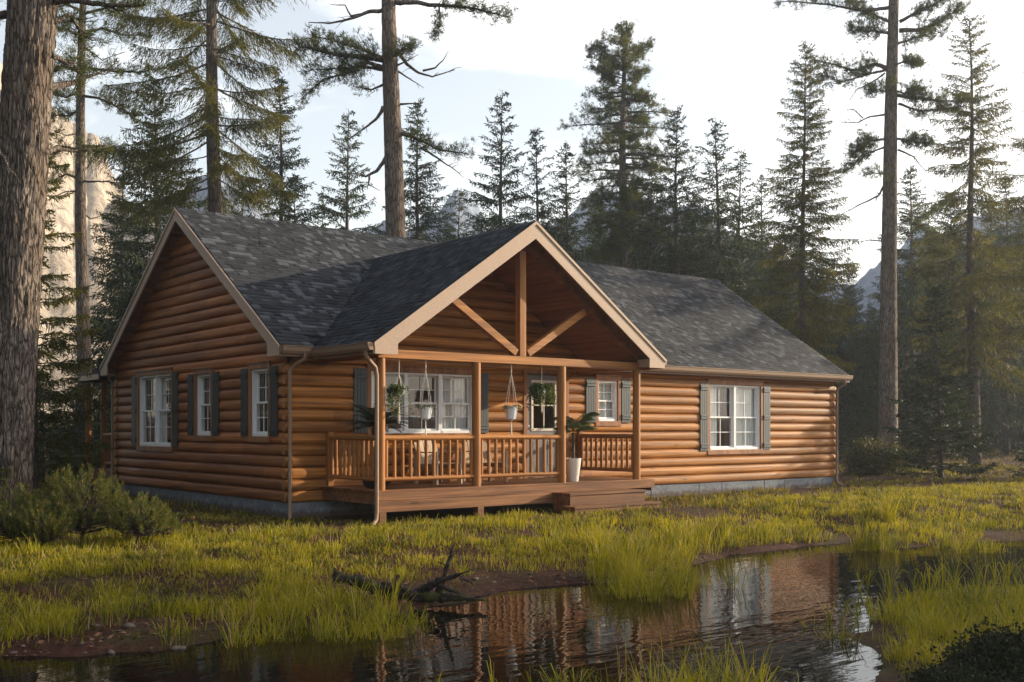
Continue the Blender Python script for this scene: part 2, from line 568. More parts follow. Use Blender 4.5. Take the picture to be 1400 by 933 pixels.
def sheet(T, u0, u1, z0, z1, holes, lohi, mat, name, flat=None, seed=0):
    us = set(np.round(np.linspace(u0, u1, max(3, int((u1 - u0) / 0.3))), 4))
    zs = set()
    if flat is None:
        k = 0
        while HF + k * ROW < z1:
            b = HF + k * ROW
            for t in (0.0, 0.012, 0.05, 0.13, 0.26, 0.42, 0.58, 0.74, 0.87, 0.95, 0.988):
                z = b + t * ROW
                if z0 - 1e-6 <= z <= z1:
                    zs.add(round(z, 4))
            k += 1
    zs |= {round(z0, 4), round(z1, 4)}
    for a, b, c, d in holes:
        us |= {a, b}
        zs |= {c, d}
    us, zs = sorted(us), sorted(zs)
    V, idx = [], {}
    for j, z in enumerate(zs):
        lo, hi = lohi(z) if lohi else (u0, u1)
        row = math.floor((z - HF) / ROW + 1e-4)
        for i, u in enumerate(us):
            uu = min(max(u, lo), hi)
            if flat is None:
                w = mnoise.noise(Vector((uu * 0.7, row * 7.3, seed))) * 0.007
                o = profile(z) + w
                if profile(z) < 0.02: o = profile(z) + 0.004
            else:
                o = flat
            idx[i, j] = len(V)
            V.append(T(uu, o, z))
    F = []
    for j in range(len(zs) - 1):
        zc = (zs[j] + zs[j + 1]) / 2
        for i in range(len(us) - 1):
            uc = (us[i] + us[i + 1]) / 2
            if any(a < uc < b and c < zc < d for a, b, c, d in holes):
                continue
            a, b, c, d = idx[i, j], idx[i + 1, j], idx[i + 1, j + 1], idx[i, j + 1]
            if abs(sum(V[a]) - sum(V[b])) < 1e-6 and abs(sum(V[c]) - sum(V[d])) < 1e-6:
                continue
            F.append((a, b, c, d))
    return npmesh(name, V, np.array(F), mat, cabin, smooth=True, angle=50)


# openings: (u0, u1, z0, z1)
WF = [(1.55, 3.81, 1.39, 2.49), (7.06, 7.63, 1.63, 2.48), (10.59, 12.43, 0.98, 2.49)]
DOOR = (5.13, 6.12, DK, 2.56)
WL = [(5.02, 6.88, 1.10, 2.60), (3.05, 3.77, 1.34, 2.52), (0.67, 1.36, 1.34, 2.52)]


def lohi_gable(z):
    d = max(0.0, (z + 0.12 - EV) / SM - OV)
    return (min(d, HW / 2), max(HW - d, HW / 2))


def lohi_front(z):
    if z < 2.78:
        return (0, HL)
    d = (z + 0.14 - PEZ) / SP
    return (min(max(PE0 + d, 0.2), PXM), max(min(PE1 - d, 7.0), PXM))


sheet(FR, 0, HL, HF, 4.95, WF + [DOOR], lohi_front, M['log_x'], 'front_wall', seed=1)
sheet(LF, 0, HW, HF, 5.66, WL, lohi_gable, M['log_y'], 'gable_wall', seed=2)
sheet(RT, 0, HW, HF, 5.66, [], lohi_gable, M['log_y'], 'gable_wall', seed=3)
sheet(BK, 0, HL, HF, 2.85, [], None, M['log_x'], 'back_wall', seed=4)
for T, holes in ((FR, WF + [DOOR]), (LF, WL)):
    for a, b, c, d in holes:       # jambs through the wall
        n = Vector(T(0, -0.16, 0)) - Vector(T(0, 0, 0))
        P = [(a - .02, c - .02), (b + .02, c - .02), (b + .02, d + .02), (a - .02, d + .02), (a, c), (b, c), (b, d), (a, d)]
        v = [Vector(T(p, 0.01, q)) for p, q in P]
        v += [p + n for p in v]
        f = []
        for k in range(4):
            k2 = (k + 1) % 4
            f += [(k, k2, k2 + 4, k + 4), (k + 8, k + 12, k2 + 12, k2 + 8), (k, k + 8, k2 + 8, k2), (k + 4, k2 + 4, k2 + 12, k + 12)]
        MB().add(v, f).build('jamb', M['trim'], cabin)
# rooms seen through the windows
mb = MB()
mb.box(0.95, 1.2, 0.4, HL - 1, 1.26, 2.72)
mb.box(1.15, 0.15, 0.4, 1.21, 1.19, 2.72)
mb.box(1.2, 1.27, 0.4, 1.26, HW - 0.2, 2.72)
for x in (4.6, 9.2, 13.3): mb.box(x, 0.14, 0.4, x + 0.06, 1.19, 2.72)
for y in (2.1, 4.4): mb.box(0.14, y, 0.4, 1.19, y + 0.06, 2.72)
mb.box(0.13, 0.13, 0.34, HL - 0.2, HW - 0.2, 0.40)
mb.box(0.13, 0.13, 2.72, HL - 0.2, HW - 0.2, 2.76)
mb.build('interior_wall', M['interior'], cabin)

# foundation blocks
mb = MB()
def blocks(T, u1):
    u = 0.0
    k = 0
    while u < u1 - 0.01:
        w = min(0.79, u1 - u)
        P = [T(u + .004, 0.0, -0.30), T(u + w - .004, 0.0, -0.30), T(u + w - .004, 0.0, HF - .004), T(u + .004, 0.0, HF - .004)]
        d = 0.014 + 0.006 * ((k * 7) % 3)
        n = Vector(T(0, d, 0)) - Vector(T(0, 0, 0))
        mb.prism(P, (0, 0, 0), n)
        u += 0.79
        k += 1
blocks(FR, HL); blocks(LF, HW); blocks(RT, HW); blocks(BK, HL)
mb.build('foundation', M['block'], cabin)

# log ends at the corners
mb = MB()
def logend(cx, cy, dx, dy, z):
    """rounded end of a log that runs past the corner"""
    r = ROW / 2 * 0.97
    pts = []
    for k in range(12):
        a = 2 * PI * k / 12
        pts.append((math.cos(a) * r * 0.86, math.sin(a) * r))
    st = [(-0.17, 0.93), (0.02, 1.0), (0.085, 0.99), (0.105, 0.86)]
    b = len(mb.v)
    for (s, f) in st:
        for (p, q) in pts:
            if dx: mb.v.append((cx + dx * s, cy + p * f, z + q * f))
            else: mb.v.append((cx + p * f, cy + dy * s, z + q * f))
    for i in range(len(st) - 1):
        for k in range(12):
            a, c = b + i * 12 + k, b + i * 12 + (k + 1) % 12
            mb.f.append((a, c, c + 12, a + 12))
    mb.f.append(tuple(b + 3 * 12 + k for k in range(12)))
for k in range(12):
    z = HF + (k + 0.5) * ROW
    pass
for (ex, ey, sg) in ((0.0, 0.02, -1), (HL, 0.02, 1), (0.0, HW - 0.02, -1)):
    mb = MB()
    for k in range(12):
        logend(ex, ey, sg, 0, HF + (k + 0.5) * ROW)
    mb.build('log_ends', M['log_x'], cabin, smooth=True, angle=50)

# ---------------------------------------------------------------- roofs
def shingles(name, P0, U, V, lu, lv, keep, mat, seed, parent):
    r = np.random.default_rng(seed)
    P0, U, V = np.array(P0, float), np.array(U, float), np.array(V, float)
    Nn = np.cross(U, V); Nn /= np.linalg.norm(Nn)
    if Nn[2] < 0: Nn = -Nn
    vs, fs = [], []
    ex = 0.125
    nrow = int(math.ceil(lv / ex))
    for j in range(nrow):
        v0 = j * ex
        v1 = min(v0 + ex + 0.03, lv + 0.01)
        u = -r.uniform(0, 0.3)
        while u < lu:
            w = r.uniform(0.07, 0.20)
            a, b = max(0, u), min(lu, u + w)
            u += w
            if b - a < 0.02: continue
            if not keep((a + b) / 2, v0 + ex / 2): continue
            t = 0.010 + r.uniform(0, 0.010)
            if r.random() < 0.3: t += 0.008
            dv = -r.uniform(0, 0.012)
            k = len(vs)
            for (uu, vv, h) in ((a, v0 + dv, t), (b - .003, v0 + dv, t), (b - .003, v1, .003), (a, v1, .003), (a, v0 + dv, -.004), (b - .003, v0 + dv, -.004)):
                vs.append(P0 + U * uu + V * vv + Nn * h)
            fs += [(k, k + 1, k + 2, k + 3), (k + 4, k + 5, k + 1, k)]
    return npmesh(name, vs, fs, mat, parent)

lu = HL + 2 * RK
run = HW / 2 + OV
lv = math.hypot(run, HR - EV)
c, s = run / lv, (HR - EV) / lv
roof = MB()
def slab(x0, x1, ya, yb, back=False, t=0.10):
    za, zb = EV + SM * (ya + OV), EV + SM * (yb + OV)
    f = (lambda y: HW - y) if back else (lambda y: y)
    P = [(x0, f(ya), za - .004), (x0, f(yb), zb - .004), (x0, f(yb), zb - t), (x0, f(ya), za - t)]
    roof.prism(P, (0, 0, 0), (x1 - x0, 0, 0))
slab(-RK, PE0, -OV, HW / 2); slab(PE1, HL + RK, -OV, HW / 2); slab(PE0, PE1, 0.09, HW / 2)
slab(-RK, HL + RK, -OV, HW / 2, True)
rf = roof.build('roof', M['shingle_dark'], cabin)
tag(rf)
keep = lambda u, v: not (PE0 < u - RK < PE1 and v * c - OV < 0.08)
shingles('shingles', (-RK - .01, -OV - .02, EV), (1, 0, 0), (0, c, s), lu + .02, lv + .02, keep, M['shingle'], 3, rf)
shingles('shingles', (-RK - .01, HW + OV + .02, EV), (1, 0, 0), (0, -c, s), lu + .02, lv + .02, lambda u, v: True, M['shingle'], 4, rf)
# ridge caps
def ridge(p, d, n, cs, sn, name, par, mat):
    mb = MB()
    d = Vector(d)
    side = Vector((d.y, -d.x, 0))
    step = 0.2
    for k in range(n):
        a = Vector(p) + d * (k * step)
        b = a + d * (step + 0.03)
        za, zb = 0.030, 0.018
        for sg in (1, -1):
            q = side * (0.14 * cs * sg) - Vector((0, 0, 0.14 * sn))
            mb.add([a + Vector((0, 0, za)), b + Vector((0, 0, zb)), b + q + Vector((0, 0, zb)), a + q + Vector((0, 0, za)),
                    a, a + q], [(0, 1, 2, 3), (0, 3, 5, 4)])
    return mb.build(name, mat, par, fixn=False)
ridge((-RK - .01, HW / 2, HR), (1, 0, 0), int(lu / 0.2) + 1, c, s, 'ridge_cap', rf, M['shingle'])

# porch roof
yb = (PA - EV) / SM - OV + 0.15
plu = yb - PF
pl = math.hypot(PXM - PE0, PA - PEZ)
pc, ps = (PXM - PE0) / pl, (PA - PEZ) / pl
roof = MB()
t = 0.09
for sg in (1, -1):
    X = lambda x: x if sg == 1 else 2 * PXM - x
    # the slab goes back only where it is above the main roof
    pts = [(PE0, PF), (PXM, PF), (PXM, yb), (PE0, (PEZ - EV) / SM - OV + 0.15)]
    zf = lambda x: PEZ + SP * (x - PE0)
    top = [(X(x), y, zf(x) - .004) for x, y in pts]
    bot = [(X(x), y, zf(x) - t) for x, y in pts]
    roof.add(top + bot, [(0, 1, 2, 3), (4, 5, 6, 7), (0, 1, 5, 4), (1, 2, 6, 5), (2, 3, 7, 6), (3, 0, 4, 7)])
prf = roof.build('porch_roof', M['shingle_dark'], cabin)
def pkeep(u, v):
    z = PEZ + v * ps
    return PF + u < (z - EV) / SM - OV + 0.25
shingles('shingles', (PE0 - .02, PF - .01, PEZ), (0, 1, 0), (pc, 0, ps), plu, pl + .02, pkeep, M['shingle_dark'], 5, prf)
shingles('shingles', (PE1 + .02, PF - .01, PEZ), (0, 1, 0), (-pc, 0, ps), plu, pl + .02, pkeep, M['shingle_dark'], 6, prf)
ridge((PXM, PF - .01, PA), (0, 1, 0), int(plu / 0.2), pc, ps, 'ridge_cap', prf, M['shingle_dark'])

# ceilings / soffits
mb = MB()
for sg in (1, -1):
    X = lambda x: x if sg == 1 else 2 * PXM - x
    a, b = PE0 + 0.02, PXM
    z = lambda x: PEZ + SP * (x - PE0) - t - 0.003
    # boards, each with a small gap
    n = 30
    for k in range(n):
        xa = a + (b - a) * k / n
        xb = a + (b - a) * (k + 1) / n - 0.008
        mb.add([(X(xa), PF + .03, z(xa)), (X(xb), PF + .03, z(xb)), (X(xb), 0.0, z(xb)), (X(xa), 0.0, z(xa)),
                (X(xa), PF + .03, z(xa) - .018), (X(xb), PF + .03, z(xb) - .018), (X(xb), 0.0, z(xb) - .018), (X(xa), 0.0, z(xa) - .018)],
               [(0, 1, 2, 3), (4, 5, 6, 7), (0, 1, 5, 4), (2, 3, 7, 6), (1, 2, 6, 5), (3, 0, 4, 7)])
mb.build('porch_ceiling', M['soffit_y'], cabin)
for x0, x1 in ((-RK + .03, -0.003), (HL + .003, HL + RK - .03)):
    mb = MB()
    for f in ((lambda y: y), (lambda y: HW - y)):
        n = 36
        for k in range(n):
            ya = -OV + .02 + (HW / 2 + OV - .02) * k / n
            yc = -OV + .02 + (HW / 2 + OV - .02) * (k + 1) / n - .010
            za, zc = EV + SM * (ya + OV) - .104, EV + SM * (yc + OV) - .104
            P = [(x0, f(ya), za), (x0, f(yc), zc), (x0, f(yc), zc - .016), (x0, f(ya), za - .016)]
            mb.prism(P, (0, 0, 0), (x1 - x0, 0, 0))
    mb.build('rake_soffit', M['soffit_x'], cabin)
for bx_ in ((0, -OV, 2.668, PE0, -0.003, 2.685), (PE1, -OV, 2.668, HL, -0.003, 2.685), (0, HW + .003, 2.668, HL, HW + OV, 2.685),
            (PE0 + .02, PF + .03, 2.640, PX0 - .1, -OV - .003, 2.655), (PX1 + .1, PF + .03, 2.640, PE1 - .02, -OV - .003, 2.655)):
    MB().box(*bx_).build('eave_soffit', M['soffit_x'], cabin)

# rake boards
def rake(T, ue, ur, ze, zr, th, dirn, drop=0.235, chop=0.42, mat='fascia', base=None):
    s_ = (zr - ze) / (ur - ue)
    g = 1 if ur > ue else -1
    uc = ue + g * chop
    zb = ze - 0.175 if base is None else base
    P = [T(ue, ze - .006), T(ur, zr - .006), T(ur, zr - drop), T(uc, ze + s_ * (uc - ue) - drop), T(uc, zb), T(ue, zb)]
    mb = MB().prism(P, (0, 0, 0), dirn)
    cap = MB()
    P = [T(ue - g * .02, ze + .012 - abs(s_) * .02), T(ur, zr + .012), T(ur, zr - .045), T(ue - g * .02, ze - .045 - abs(s_) * .02)]
    d = Vector(dirn).normalized() * 0.02
    mb.prism(P, tuple(Vector(dirn) - Vector((0, 0, 0))), tuple(d))
    return mb.build('rake_board', M[mat], cabin, bevel=0.003)
rake(lambda u, z: (-RK, u, z), -OV, HW / 2, EV, HR, 0, (-0.03, 0, 0))
rake(lambda u, z: (-RK, u, z), HW + OV, HW / 2, EV, HR, 0, (-0.03, 0, 0))
rake(lambda u, z: (HL + RK, u, z), -OV, HW / 2, EV, HR, 0, (0.03, 0, 0))
rake(lambda u, z: (HL + RK, u, z), HW + OV, HW / 2, EV, HR, 0, (0.03, 0, 0))
rake(lambda u, z: (u, PF, z), PE0, PXM, PEZ, PA, 0, (0, -0.03, 0), 0.29)
rake(lambda u, z: (u, PF, z), PE1, PXM, PEZ, PA, 0, (0, -0.03, 0), 0.29)
# boxed eave ends behind the chops
for bx_ in ((PE0, PF + .003, 2.655, PE0 + .36, PF + .35, 2.80), (PE1 - .36, PF + .003, 2.655, PE1, PF + .35, 2.80), (-RK + .003, -OV, 2.686, -0.06, 0.1, 2.83)):
    MB().box(*bx_).build('eave_return', M['fascia'], cabin)

# gutters (K profile) with their fascia
def gutter(p, q, outv, name='gutter'):
    p, q, o = Vector(p), Vector(q), Vector(outv)
    prof = [(0, 0), (0.065, 0), (0.095, 0.045), (0.105, 0.11), (0.118, 0.118), (0.118, 0.13), (0.10, 0.13), (0.085, 0.055), (0.06, 0.012), (0, 0.012)]
    P = [p + o * a + Vector((0, 0, b)) for a, b in prof]
    mb = MB().prism(P, (0, 0, 0), q - p)
    P = [p + Vector((0, 0, -.045)) - o * .025, p - o * .001 + Vector((0, 0, -.045)), p - o * .001 + Vector((0, 0, .12)), p - o * .025 + Vector((0, 0, .12))]
    mb.prism(P, (0, 0, 0), q - p)
    for e, d in ((p, 1), (q, -1)):
        n = (q - p).normalized() * (0.006 * d)
        mb.prism([e + o * a + Vector((0, 0, b)) for a, b in prof[:6] + [(0, .13)]], (0, 0, 0), n)
    return mb.build(name, M['gutter'], cabin)
gz = 2.71
gutter((-RK - .02, -OV - .026, gz), (PE0 - .12, -OV - .026, gz), (0, -1, 0))
gutter((PE1 + .02, -OV - .026, gz), (HL + RK + .05, -OV - .026, gz), (0, -1, 0))
gutter((PE0 - .026, PF - .02, gz - .035), (PE0 - .026, -OV - .03, gz - .035), (-1, 0, 0))
gutter((PE1 + .026, PF + .02, gz - .035), (PE1 + .026, -OV - .03, gz - .035), (1, 0, 0))
gutter((-RK, HW + OV + .026, gz), (HL + RK, HW + OV + .026, gz), (0, 1, 0))

def downspout(pts, r=0.034):
    mb = MB().tube(pts, r, 8)
    for p in pts[3:-2]:
        pass
    return mb.build('downspout', M['gutter'], cabin, smooth=True, angle=50)
downspout([(0.10, -.34, 2.72), (0.10, -.34, 2.63), (0.02, -.20, 2.56), (-.06, -.12, 2.44), (-.06, -.12, 1.2), (-.06, -.12, 0.13), (-.08, -.16, 0.03), (-.12, -.26, -.03)])
downspout([(HL + .06, -.33, 2.72), (HL + .06, -.33, 2.62), (HL + .04, -.2, 2.54), (HL + .03, -.11, 2.46), (HL + .03, -.11, 0.16), (HL + .03, -.13, 0.06), (HL + .06, -.28, 0.02)])
downspout([(PE0 - .08, -2.0, 2.68), (PE0 - .08, -2.0, 2.60), (PE0 + .02, -1.93, 2.54), (0.52, -1.86, 2.44), (0.545, -1.86, 2.3), (0.545, -1.86, 0.16), (0.53, -1.87, 0.04), (0.42, -1.93, -.03)])
downspout([(-.10, HW + OV + .10, 2.72), (-.10, HW + OV + .10, 2.6), (-.10, HW + .12, 2.5), (-.10, HW + .12, 0.1), (-.2, HW + .12, 0.02)])

# ---------------------------------------------------------------- windows
def bar(mb, T, a, b, z0, z1, o0, o1):
    P = [T(a, o0, z0), T(b, o0, z0), T(b, o0, z1), T(a, o0, z1)]
    mb.prism(P, (0, 0, 0), Vector(T(0, o1, 0)) - Vector(T(0, o0, 0)))


def window(T, a, b, z0, z1, units, tm='trim', look=None):
    root = None
    mb = MB()
    w = (b - a) / units
    glass = MB()
    mun = MB()
    for k in range(units):
        p, q = a + k * w, a + (k + 1) * w
        f = 0.040
        bar(mb, T, p, p + f, z0, z1, -.10, .035); bar(mb, T, q - f, q, z0, z1, -.10, .035)
        bar(mb, T, p + f, q - f, z0, z0 + .05, -.10, .042); bar(mb, T, p + f, q - f, z1 - f, z1, -.10, .035)
        zm = (z0 + z1) / 2
        s = 0.034
        for (zz0, zz1, o) in ((z0 + .05, zm + .018, -.035), (zm - .018, z1 - f, .0)):
            o = -.012 - (0 if zz1 > zm + .1 else .0)
            oo = o if zz0 < zm - .1 else o + .0
            oo = -.05 if zz1 > zm + .1 else -.012
            bar(mb, T, p + f, p + f + s, zz0, zz1, oo - .03, oo)
            bar(mb, T, q - f - s, q - f, zz0, zz1, oo - .03, oo)
            bar(mb, T, p + f + s, q - f - s, zz0, zz0 + s, oo - .03, oo)
            bar(mb, T, p + f + s, q - f - s, zz1 - s, zz1, oo - .03, oo)
            um, zc = (p + q) / 2, (zz0 + zz1) / 2
            bar(mun, T, um - .008, um + .008, zz0 + s, zz1 - s, oo - .021, oo - .009)
            bar(mun, T, p + f + s, um - .008, zc - .008, zc + .008, oo - .021, oo - .009)
            bar(mun, T, um + .008, q - f - s, zc - .008, zc + .008, oo - .021, oo - .009)
            glass.add([T(p + f + s, oo - .024, zz0 + s), T(q - f - s, oo - .024, zz0 + s), T(q - f - s, oo - .024, zz1 - s), T(p + f + s, oo - .024, zz1 - s)], [(0, 1, 2, 3)])
    root = mb.build('window', M['white'], cabin, bevel=0.003)
    mun.build('muntins', M['white'], root)
    glass.build('glass', M['glass'], root)
    tr = MB()
    c = 0.085
    bar(tr, T, a - c, a - .001, z0 - .001, z1 + .001, 0, .074)
    bar(tr, T, b + .001, b + c, z0 - .001, z1 + .001, 0, .074)
    bar(tr, T, a - c, b + c, z1 + .001, z1 + c + .01, 0, .078)
    bar(tr, T, a - c - .02, b + c + .02, z1 + c + .01, z1 + c + .035, 0, .10)
    bar(tr, T, a - c, b + c, z0 - c, z0 - .001, 0, .078)
    bar(tr, T, a - c - .01, b + c + .01, z0 - c - .018, z0 - c, 0, .09)
    tr.build('casing', M[tm], root, bevel=0.004)
    return root


def shutter(T, a, b, z0, z1, mat='shutter', nb=2):
    mb = MB()
    n = 4
    w = (b - a) / n
    for k in range(n):
        bar(mb, T, a + k * w + .003, a + (k + 1) * w - .003, z0, z1, .055, .082)
    zz = [z0 + .12, z1 - .12] + ([(z0 + z1) / 2] if nb == 3 else [])
    for z in zz:
        bar(mb, T, a + .004, b - .004, z - .05, z - .006, .0825, .102)
        bar(mb, T, a + .004, b - .004, z + .006, z + .05, .0825, .102)
    bar(mb, T, a + .02, b - .02, z0 + .02, z1 - .02, .045, .0545)
    return mb.build('shutter', M[mat], cabin, bevel=0.002)


w1 = window(FR, *WF[0], 3)
w2 = window(FR, *WF[1], 1)
w3 = window(FR, *WF[2], 2)
shutter(FR, 1.19, 1.46, 1.40, 2.53); shutter(FR, 3.90, 4.15, 1.39, 2.53)
shutter(FR, 6.70, 6.97, 1.60, 2.52); shutter(FR, 7.73, 8.00, 1.60, 2.52)
shutter(FR, 10.24, 10.50, 0.96, 2.52, nb=3); shutter(FR, 12.52, 12.78, 0.96, 2.52, nb=3)
for (a, b, c0, d) in WL:
    window(LF, a, b, c0, d, 2 if b - a > 1.2 else 1)
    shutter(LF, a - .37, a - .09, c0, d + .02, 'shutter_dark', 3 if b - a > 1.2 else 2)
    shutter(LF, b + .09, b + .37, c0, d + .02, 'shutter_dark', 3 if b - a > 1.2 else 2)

# curtains hang inside: things of their own
def curtain(T, a, b, z0, z1, label, off=-.115, folds=9, amp=.028, ph=0.0, group=None):
    n = max(24, int((b - a) / 0.012))
    V, F = [], []
    for j, z in enumerate(np.linspace(z0, z1, 8)):
        fl = 1.0 - 0.35 * j / 7
        for i in range(n):
            u = i / (n - 1)
            o = off + amp * fl * math.sin(u * folds * 2 * PI + ph + 0.25 * math.sin(z * 3 + u * 9)) + 0.008 * math.sin(u * 47 + ph)
            V.append(T(a + (b - a) * u + 0.006 * math.sin(z * 5 + u * 20), o, z))
    for j in range(7):
        for i in range(n - 1):
            F.append((j * n + i, j * n + i + 1, (j + 1) * n + i + 1, (j + 1) * n + i))
    o = npmesh('curtain', V, F, M['curtain'], None, smooth=True, angle=None)
    return tag(o, label, 'curtain', group or 'sheer curtains behind the window panes')
curtain(FR, 3.07, 3.80, 1.40, 2.47, 'white sheer curtain filling the right third of the porch window')
curtain(FR, 1.57, 1.95, 1.40, 2.47, 'white sheer curtain at the left end of the porch window', folds=5)
curtain(FR, 7.08, 7.61, 1.65, 2.46, 'white sheer curtain behind the small window beside the potted palm', folds=6)
curtain(FR, 10.61, 11.02, 1.00, 2.47, 'white curtain drawn to the left edge of the large right-hand window', folds=5)
curtain(FR, 11.53, 12.41, 1.00, 2.47, 'white curtain covering the right half of the large right-hand window', folds=11, ph=1)
curtain(LF, 5.72, 6.20, 1.12, 2.58, 'white curtain in the middle of the wide window on the shaded gable wall', folds=6)
curtain(LF, 0.69, 1.05, 1.36, 2.50, 'white curtain in the shaded gable window nearest the downspout', folds=4)

# ---------------------------------------------------------------- door
dm = MB()
a, b, z0, z1 = DOOR
a += .02; b -= .02
ga, gb, g0, g1 = 5.31, 5.92, 1.46, 2.41
for (p, q, r, s_) in ((a, ga, z0 + .01, z1 - .01), (gb, b, z0 + .01, z1 - .01), (ga, gb, z0 + .01, g0), (ga, gb, g1, z1 - .01)):
    bar(dm, FR, p, q, r, s_, -.05, -.005)
for (p, q) in ((5.27, 5.58), (5.66, 5.97)):
    bar(dm, FR, p, q, 0.68, 1.28, -.0048, .004)
    bar(dm, FR, p + .05, q - .05, 0.73, 1.23, .0042, .010)
door = dm.build('door', M['door'], cabin, bevel=.002)
mb = MB()
for (p, q, r, s_) in ((ga - .03, ga + .02, g0 - .03, g1 + .03), (gb - .02, gb + .03, g0 - .03, g1 + .03), (ga + .02, gb - .02, g0 - .03, g0 + .02), (ga + .02, gb - .02, g1 - .02, g1 + .03)):
    bar(mb, FR, p, q, r, s_, -.03, .012)
um = (ga + gb) / 2
bar(mb, FR, um - .010, um + .010, g0 + .02, g1 - .02, -.02, .004)
bar(mb, FR, ga + .02, um - .01, 1.93, 1.95, -.02, .004)
bar(mb, FR, um + .01, gb - .02, 1.93, 1.95, -.02, .004)
mb.build('glazing_frame', M['cream'], door, bevel=.002)
MB().add([FR(ga + .02, -.026, g0 + .02), FR(gb - .02, -.026, g0 + .02), FR(gb - .02, -.026, g1 - .02), FR(ga + .02, -.026, g1 - .02)], [(0, 1, 2, 3)]).build('glass', M['glass'], door)
mb = MB()
mb.tube([(5.205, .004, 1.46), (5.205, -.055, 1.46), (5.225, -.062, 1.46), (5.30, -.062, 1.455)], [.018, .016, .014, .011], 10)
mb.tube([(5.205, .0, 1.53), (5.205, -.02, 1.53)], .028, 14)
mb.tube([(5.205, .0, 1.44), (5.205, -.012, 1.44)], .030, 14)
mb.build('door_handle', M['metal'], door, smooth=True)
mb = MB()
bar(mb, FR, DOOR[0] - .10, DOOR[0] - .001, DK, z1 + .001, 0, .075)
bar(mb, FR, DOOR[1] + .001, DOOR[1] + .10, DK, z1 + .001, 0, .075)
bar(mb, FR, DOOR[0] - .12, DOOR[1] + .12, z1 + .002, z1 + .085, 0, .085)
bar(mb, FR, DOOR[0], DOOR[1], DK + .001, DK + .03, -.09, .05)
mb.build('door_casing', M['trim'], cabin, bevel=.004)

# ---------------------------------------------------------------- porch
mb = MB()
y = -1.80
while y < -0.10:
    mb.box(.56, y, DK - .035, 6.90, min(y + .134, -.062), DK)
    y += .14
mb.build('deck', M['deck'], cabin, bevel=.003)
mb = MB()
mb.box(.58, -1.845, .335, 6.86, -1.803, DK - .036)
mb.build('deck_fascia', M['deck_beam'], cabin, bevel=.004)
for x in (.585, 6.815):
    MB().box(x, -1.80, .27, x + .04, -.06, DK - .036).build('deck_side_board', M['deck'], cabin, bevel=.004)
mb = MB()
mb.box(.60, -1.838, .150, 4.5, -1.79, .333)
mb.build('deck_beam', M['deck_beam'], cabin, bevel=.005)
for x in (.61, 2.56, 4.42, 6.40):
    MB().box(x, -1.835 if x < 4 else -1.79, -.25, x + .13, -1.70, .149).build('deck_pier', M['deck_beam'], cabin, bevel=.005)
for k, (x0, x1, y0, y1, zt) in enumerate(((4.24, 6.12, -2.30, -1.85, .335), (4.06, 6.18, -2.62, -2.305, .125))):
    mb = MB()
    mb.box(x0 - .02, y0 - .02, zt - .04, x1 + .02, y1 + .02 * 0, zt)
    mb.box(x0, y0, -.2 if k else .0, x1, y0 + .035, zt - .042)
    mb.box(x0, y0 + .036, -.2 if k else .0, x0 + .04, y1, zt - .042)
    mb.box(x1 - .04, y0 + .036, -.2 if k else .0, x1, y1, zt - .042)
    mb.build('porch_step', M['deck'], cabin, bevel=.004)

PY = -PD
def jitter_post(x, y, z0, z1, r, name, mat='post', n=14, par=None):
    pts, rr = [], []
    for k in range(7):
        f = k / 6
        pts.append((x + mnoise.noise(Vector((x * 3, y, f * 2))) * .006, y + mnoise.noise(Vector((x, y * 5 + 9, f * 2))) * .006, z0 + (z1 - z0) * f))
        rr.append(r * (1 + .05 * mnoise.noise(Vector((x * 7, f * 3, y)))))
    return MB().tube(pts, rr, n).build(name, M[mat], par or cabin, smooth=True, angle=60)
PXS = (PX0, 2.61, 4.56, PX1)
for x in PXS:
    jitter_post(x, PY, DK, 2.60, .076, 'porch_post')
MB().box(.615, PY - .07, 2.601, 6.80, PY + .07, 2.742).build('porch_beam', M['rail_x'], cabin, bevel=.008)
for x in (PX0, PX1):
    MB().box(x - .065, PY + .071, 2.601, x + .065, -.06, 2.74).build('side_beam', M['rail_y'], cabin, bevel=.008)
MB().box(PXM - .07, PY - .066, 2.743, PXM + .07, PY + .066, 4.60).build('king_post', M['post'], cabin, bevel=.008)
def brace(p, q, w=.13, name='brace', mat='rail_x', dep=.12):
    p, q = Vector(p), Vector(q)
    d = (q - p).normalized()
    n = Vector((-d.z, 0, d.x)) * (w / 2)
    P = [p - n, q - n, q + n, p + n]
    return MB().prism(P, (0, -dep / 2, 0), (0, dep, 0)).build(name, M[mat], cabin, bevel=.006)
brace((PXM - .13, PY, 2.80), (2.09, PY, 3.64))
brace((PXM + .13, PY, 2.80), (2 * PXM - 2.09, PY, 3.64))
zr = lambda x: PEZ + SP * (x - PE0) - t - .02 - .085
for sg in (1, -1):
    X = lambda x: x if sg == 1 else 2 * PXM - x
    brace((X(.72), PY, zr(.72)), (X(PXM - .005), PY, zr(PXM)), .14, 'rafter', 'soffit_y', .13)

def hrail(p, q, z, r, name):
    p, q = Vector((*p, z)), Vector((*q, z))
    pts = [p.lerp(q, k / 5) + Vector((0, 0, mnoise.noise(Vector((k * 2.3, p.x * 3, z * 5))) * .006)) for k in range(6)]
    mat = 'rail_x' if abs(p.x - q.x) > abs(p.y - q.y) else 'rail_y'
    return MB().tube(pts, r, 12).build(name, M[mat], cabin, smooth=True, angle=60)
def railing(p, q, n):
    p, q = Vector((*p, 0)), Vector((*q, 0))
    hrail(p.xy, q.xy, 1.325, .045, 'top_rail')
    hrail(p.xy, q.xy, .665, .036, 'bottom_rail')
    for k in range(n):
        c_ = p.lerp(q, (k + .5) / n)
        jitter_post(c_.x, c_.y, .66, 1.32, .029, 'baluster', n=9)
railing((PXS[0] + .03, PY), (PXS[1] - .03, PY), 12)
railing((PXS[1] + .03, PY), (PXS[2] - .03, PY), 12)
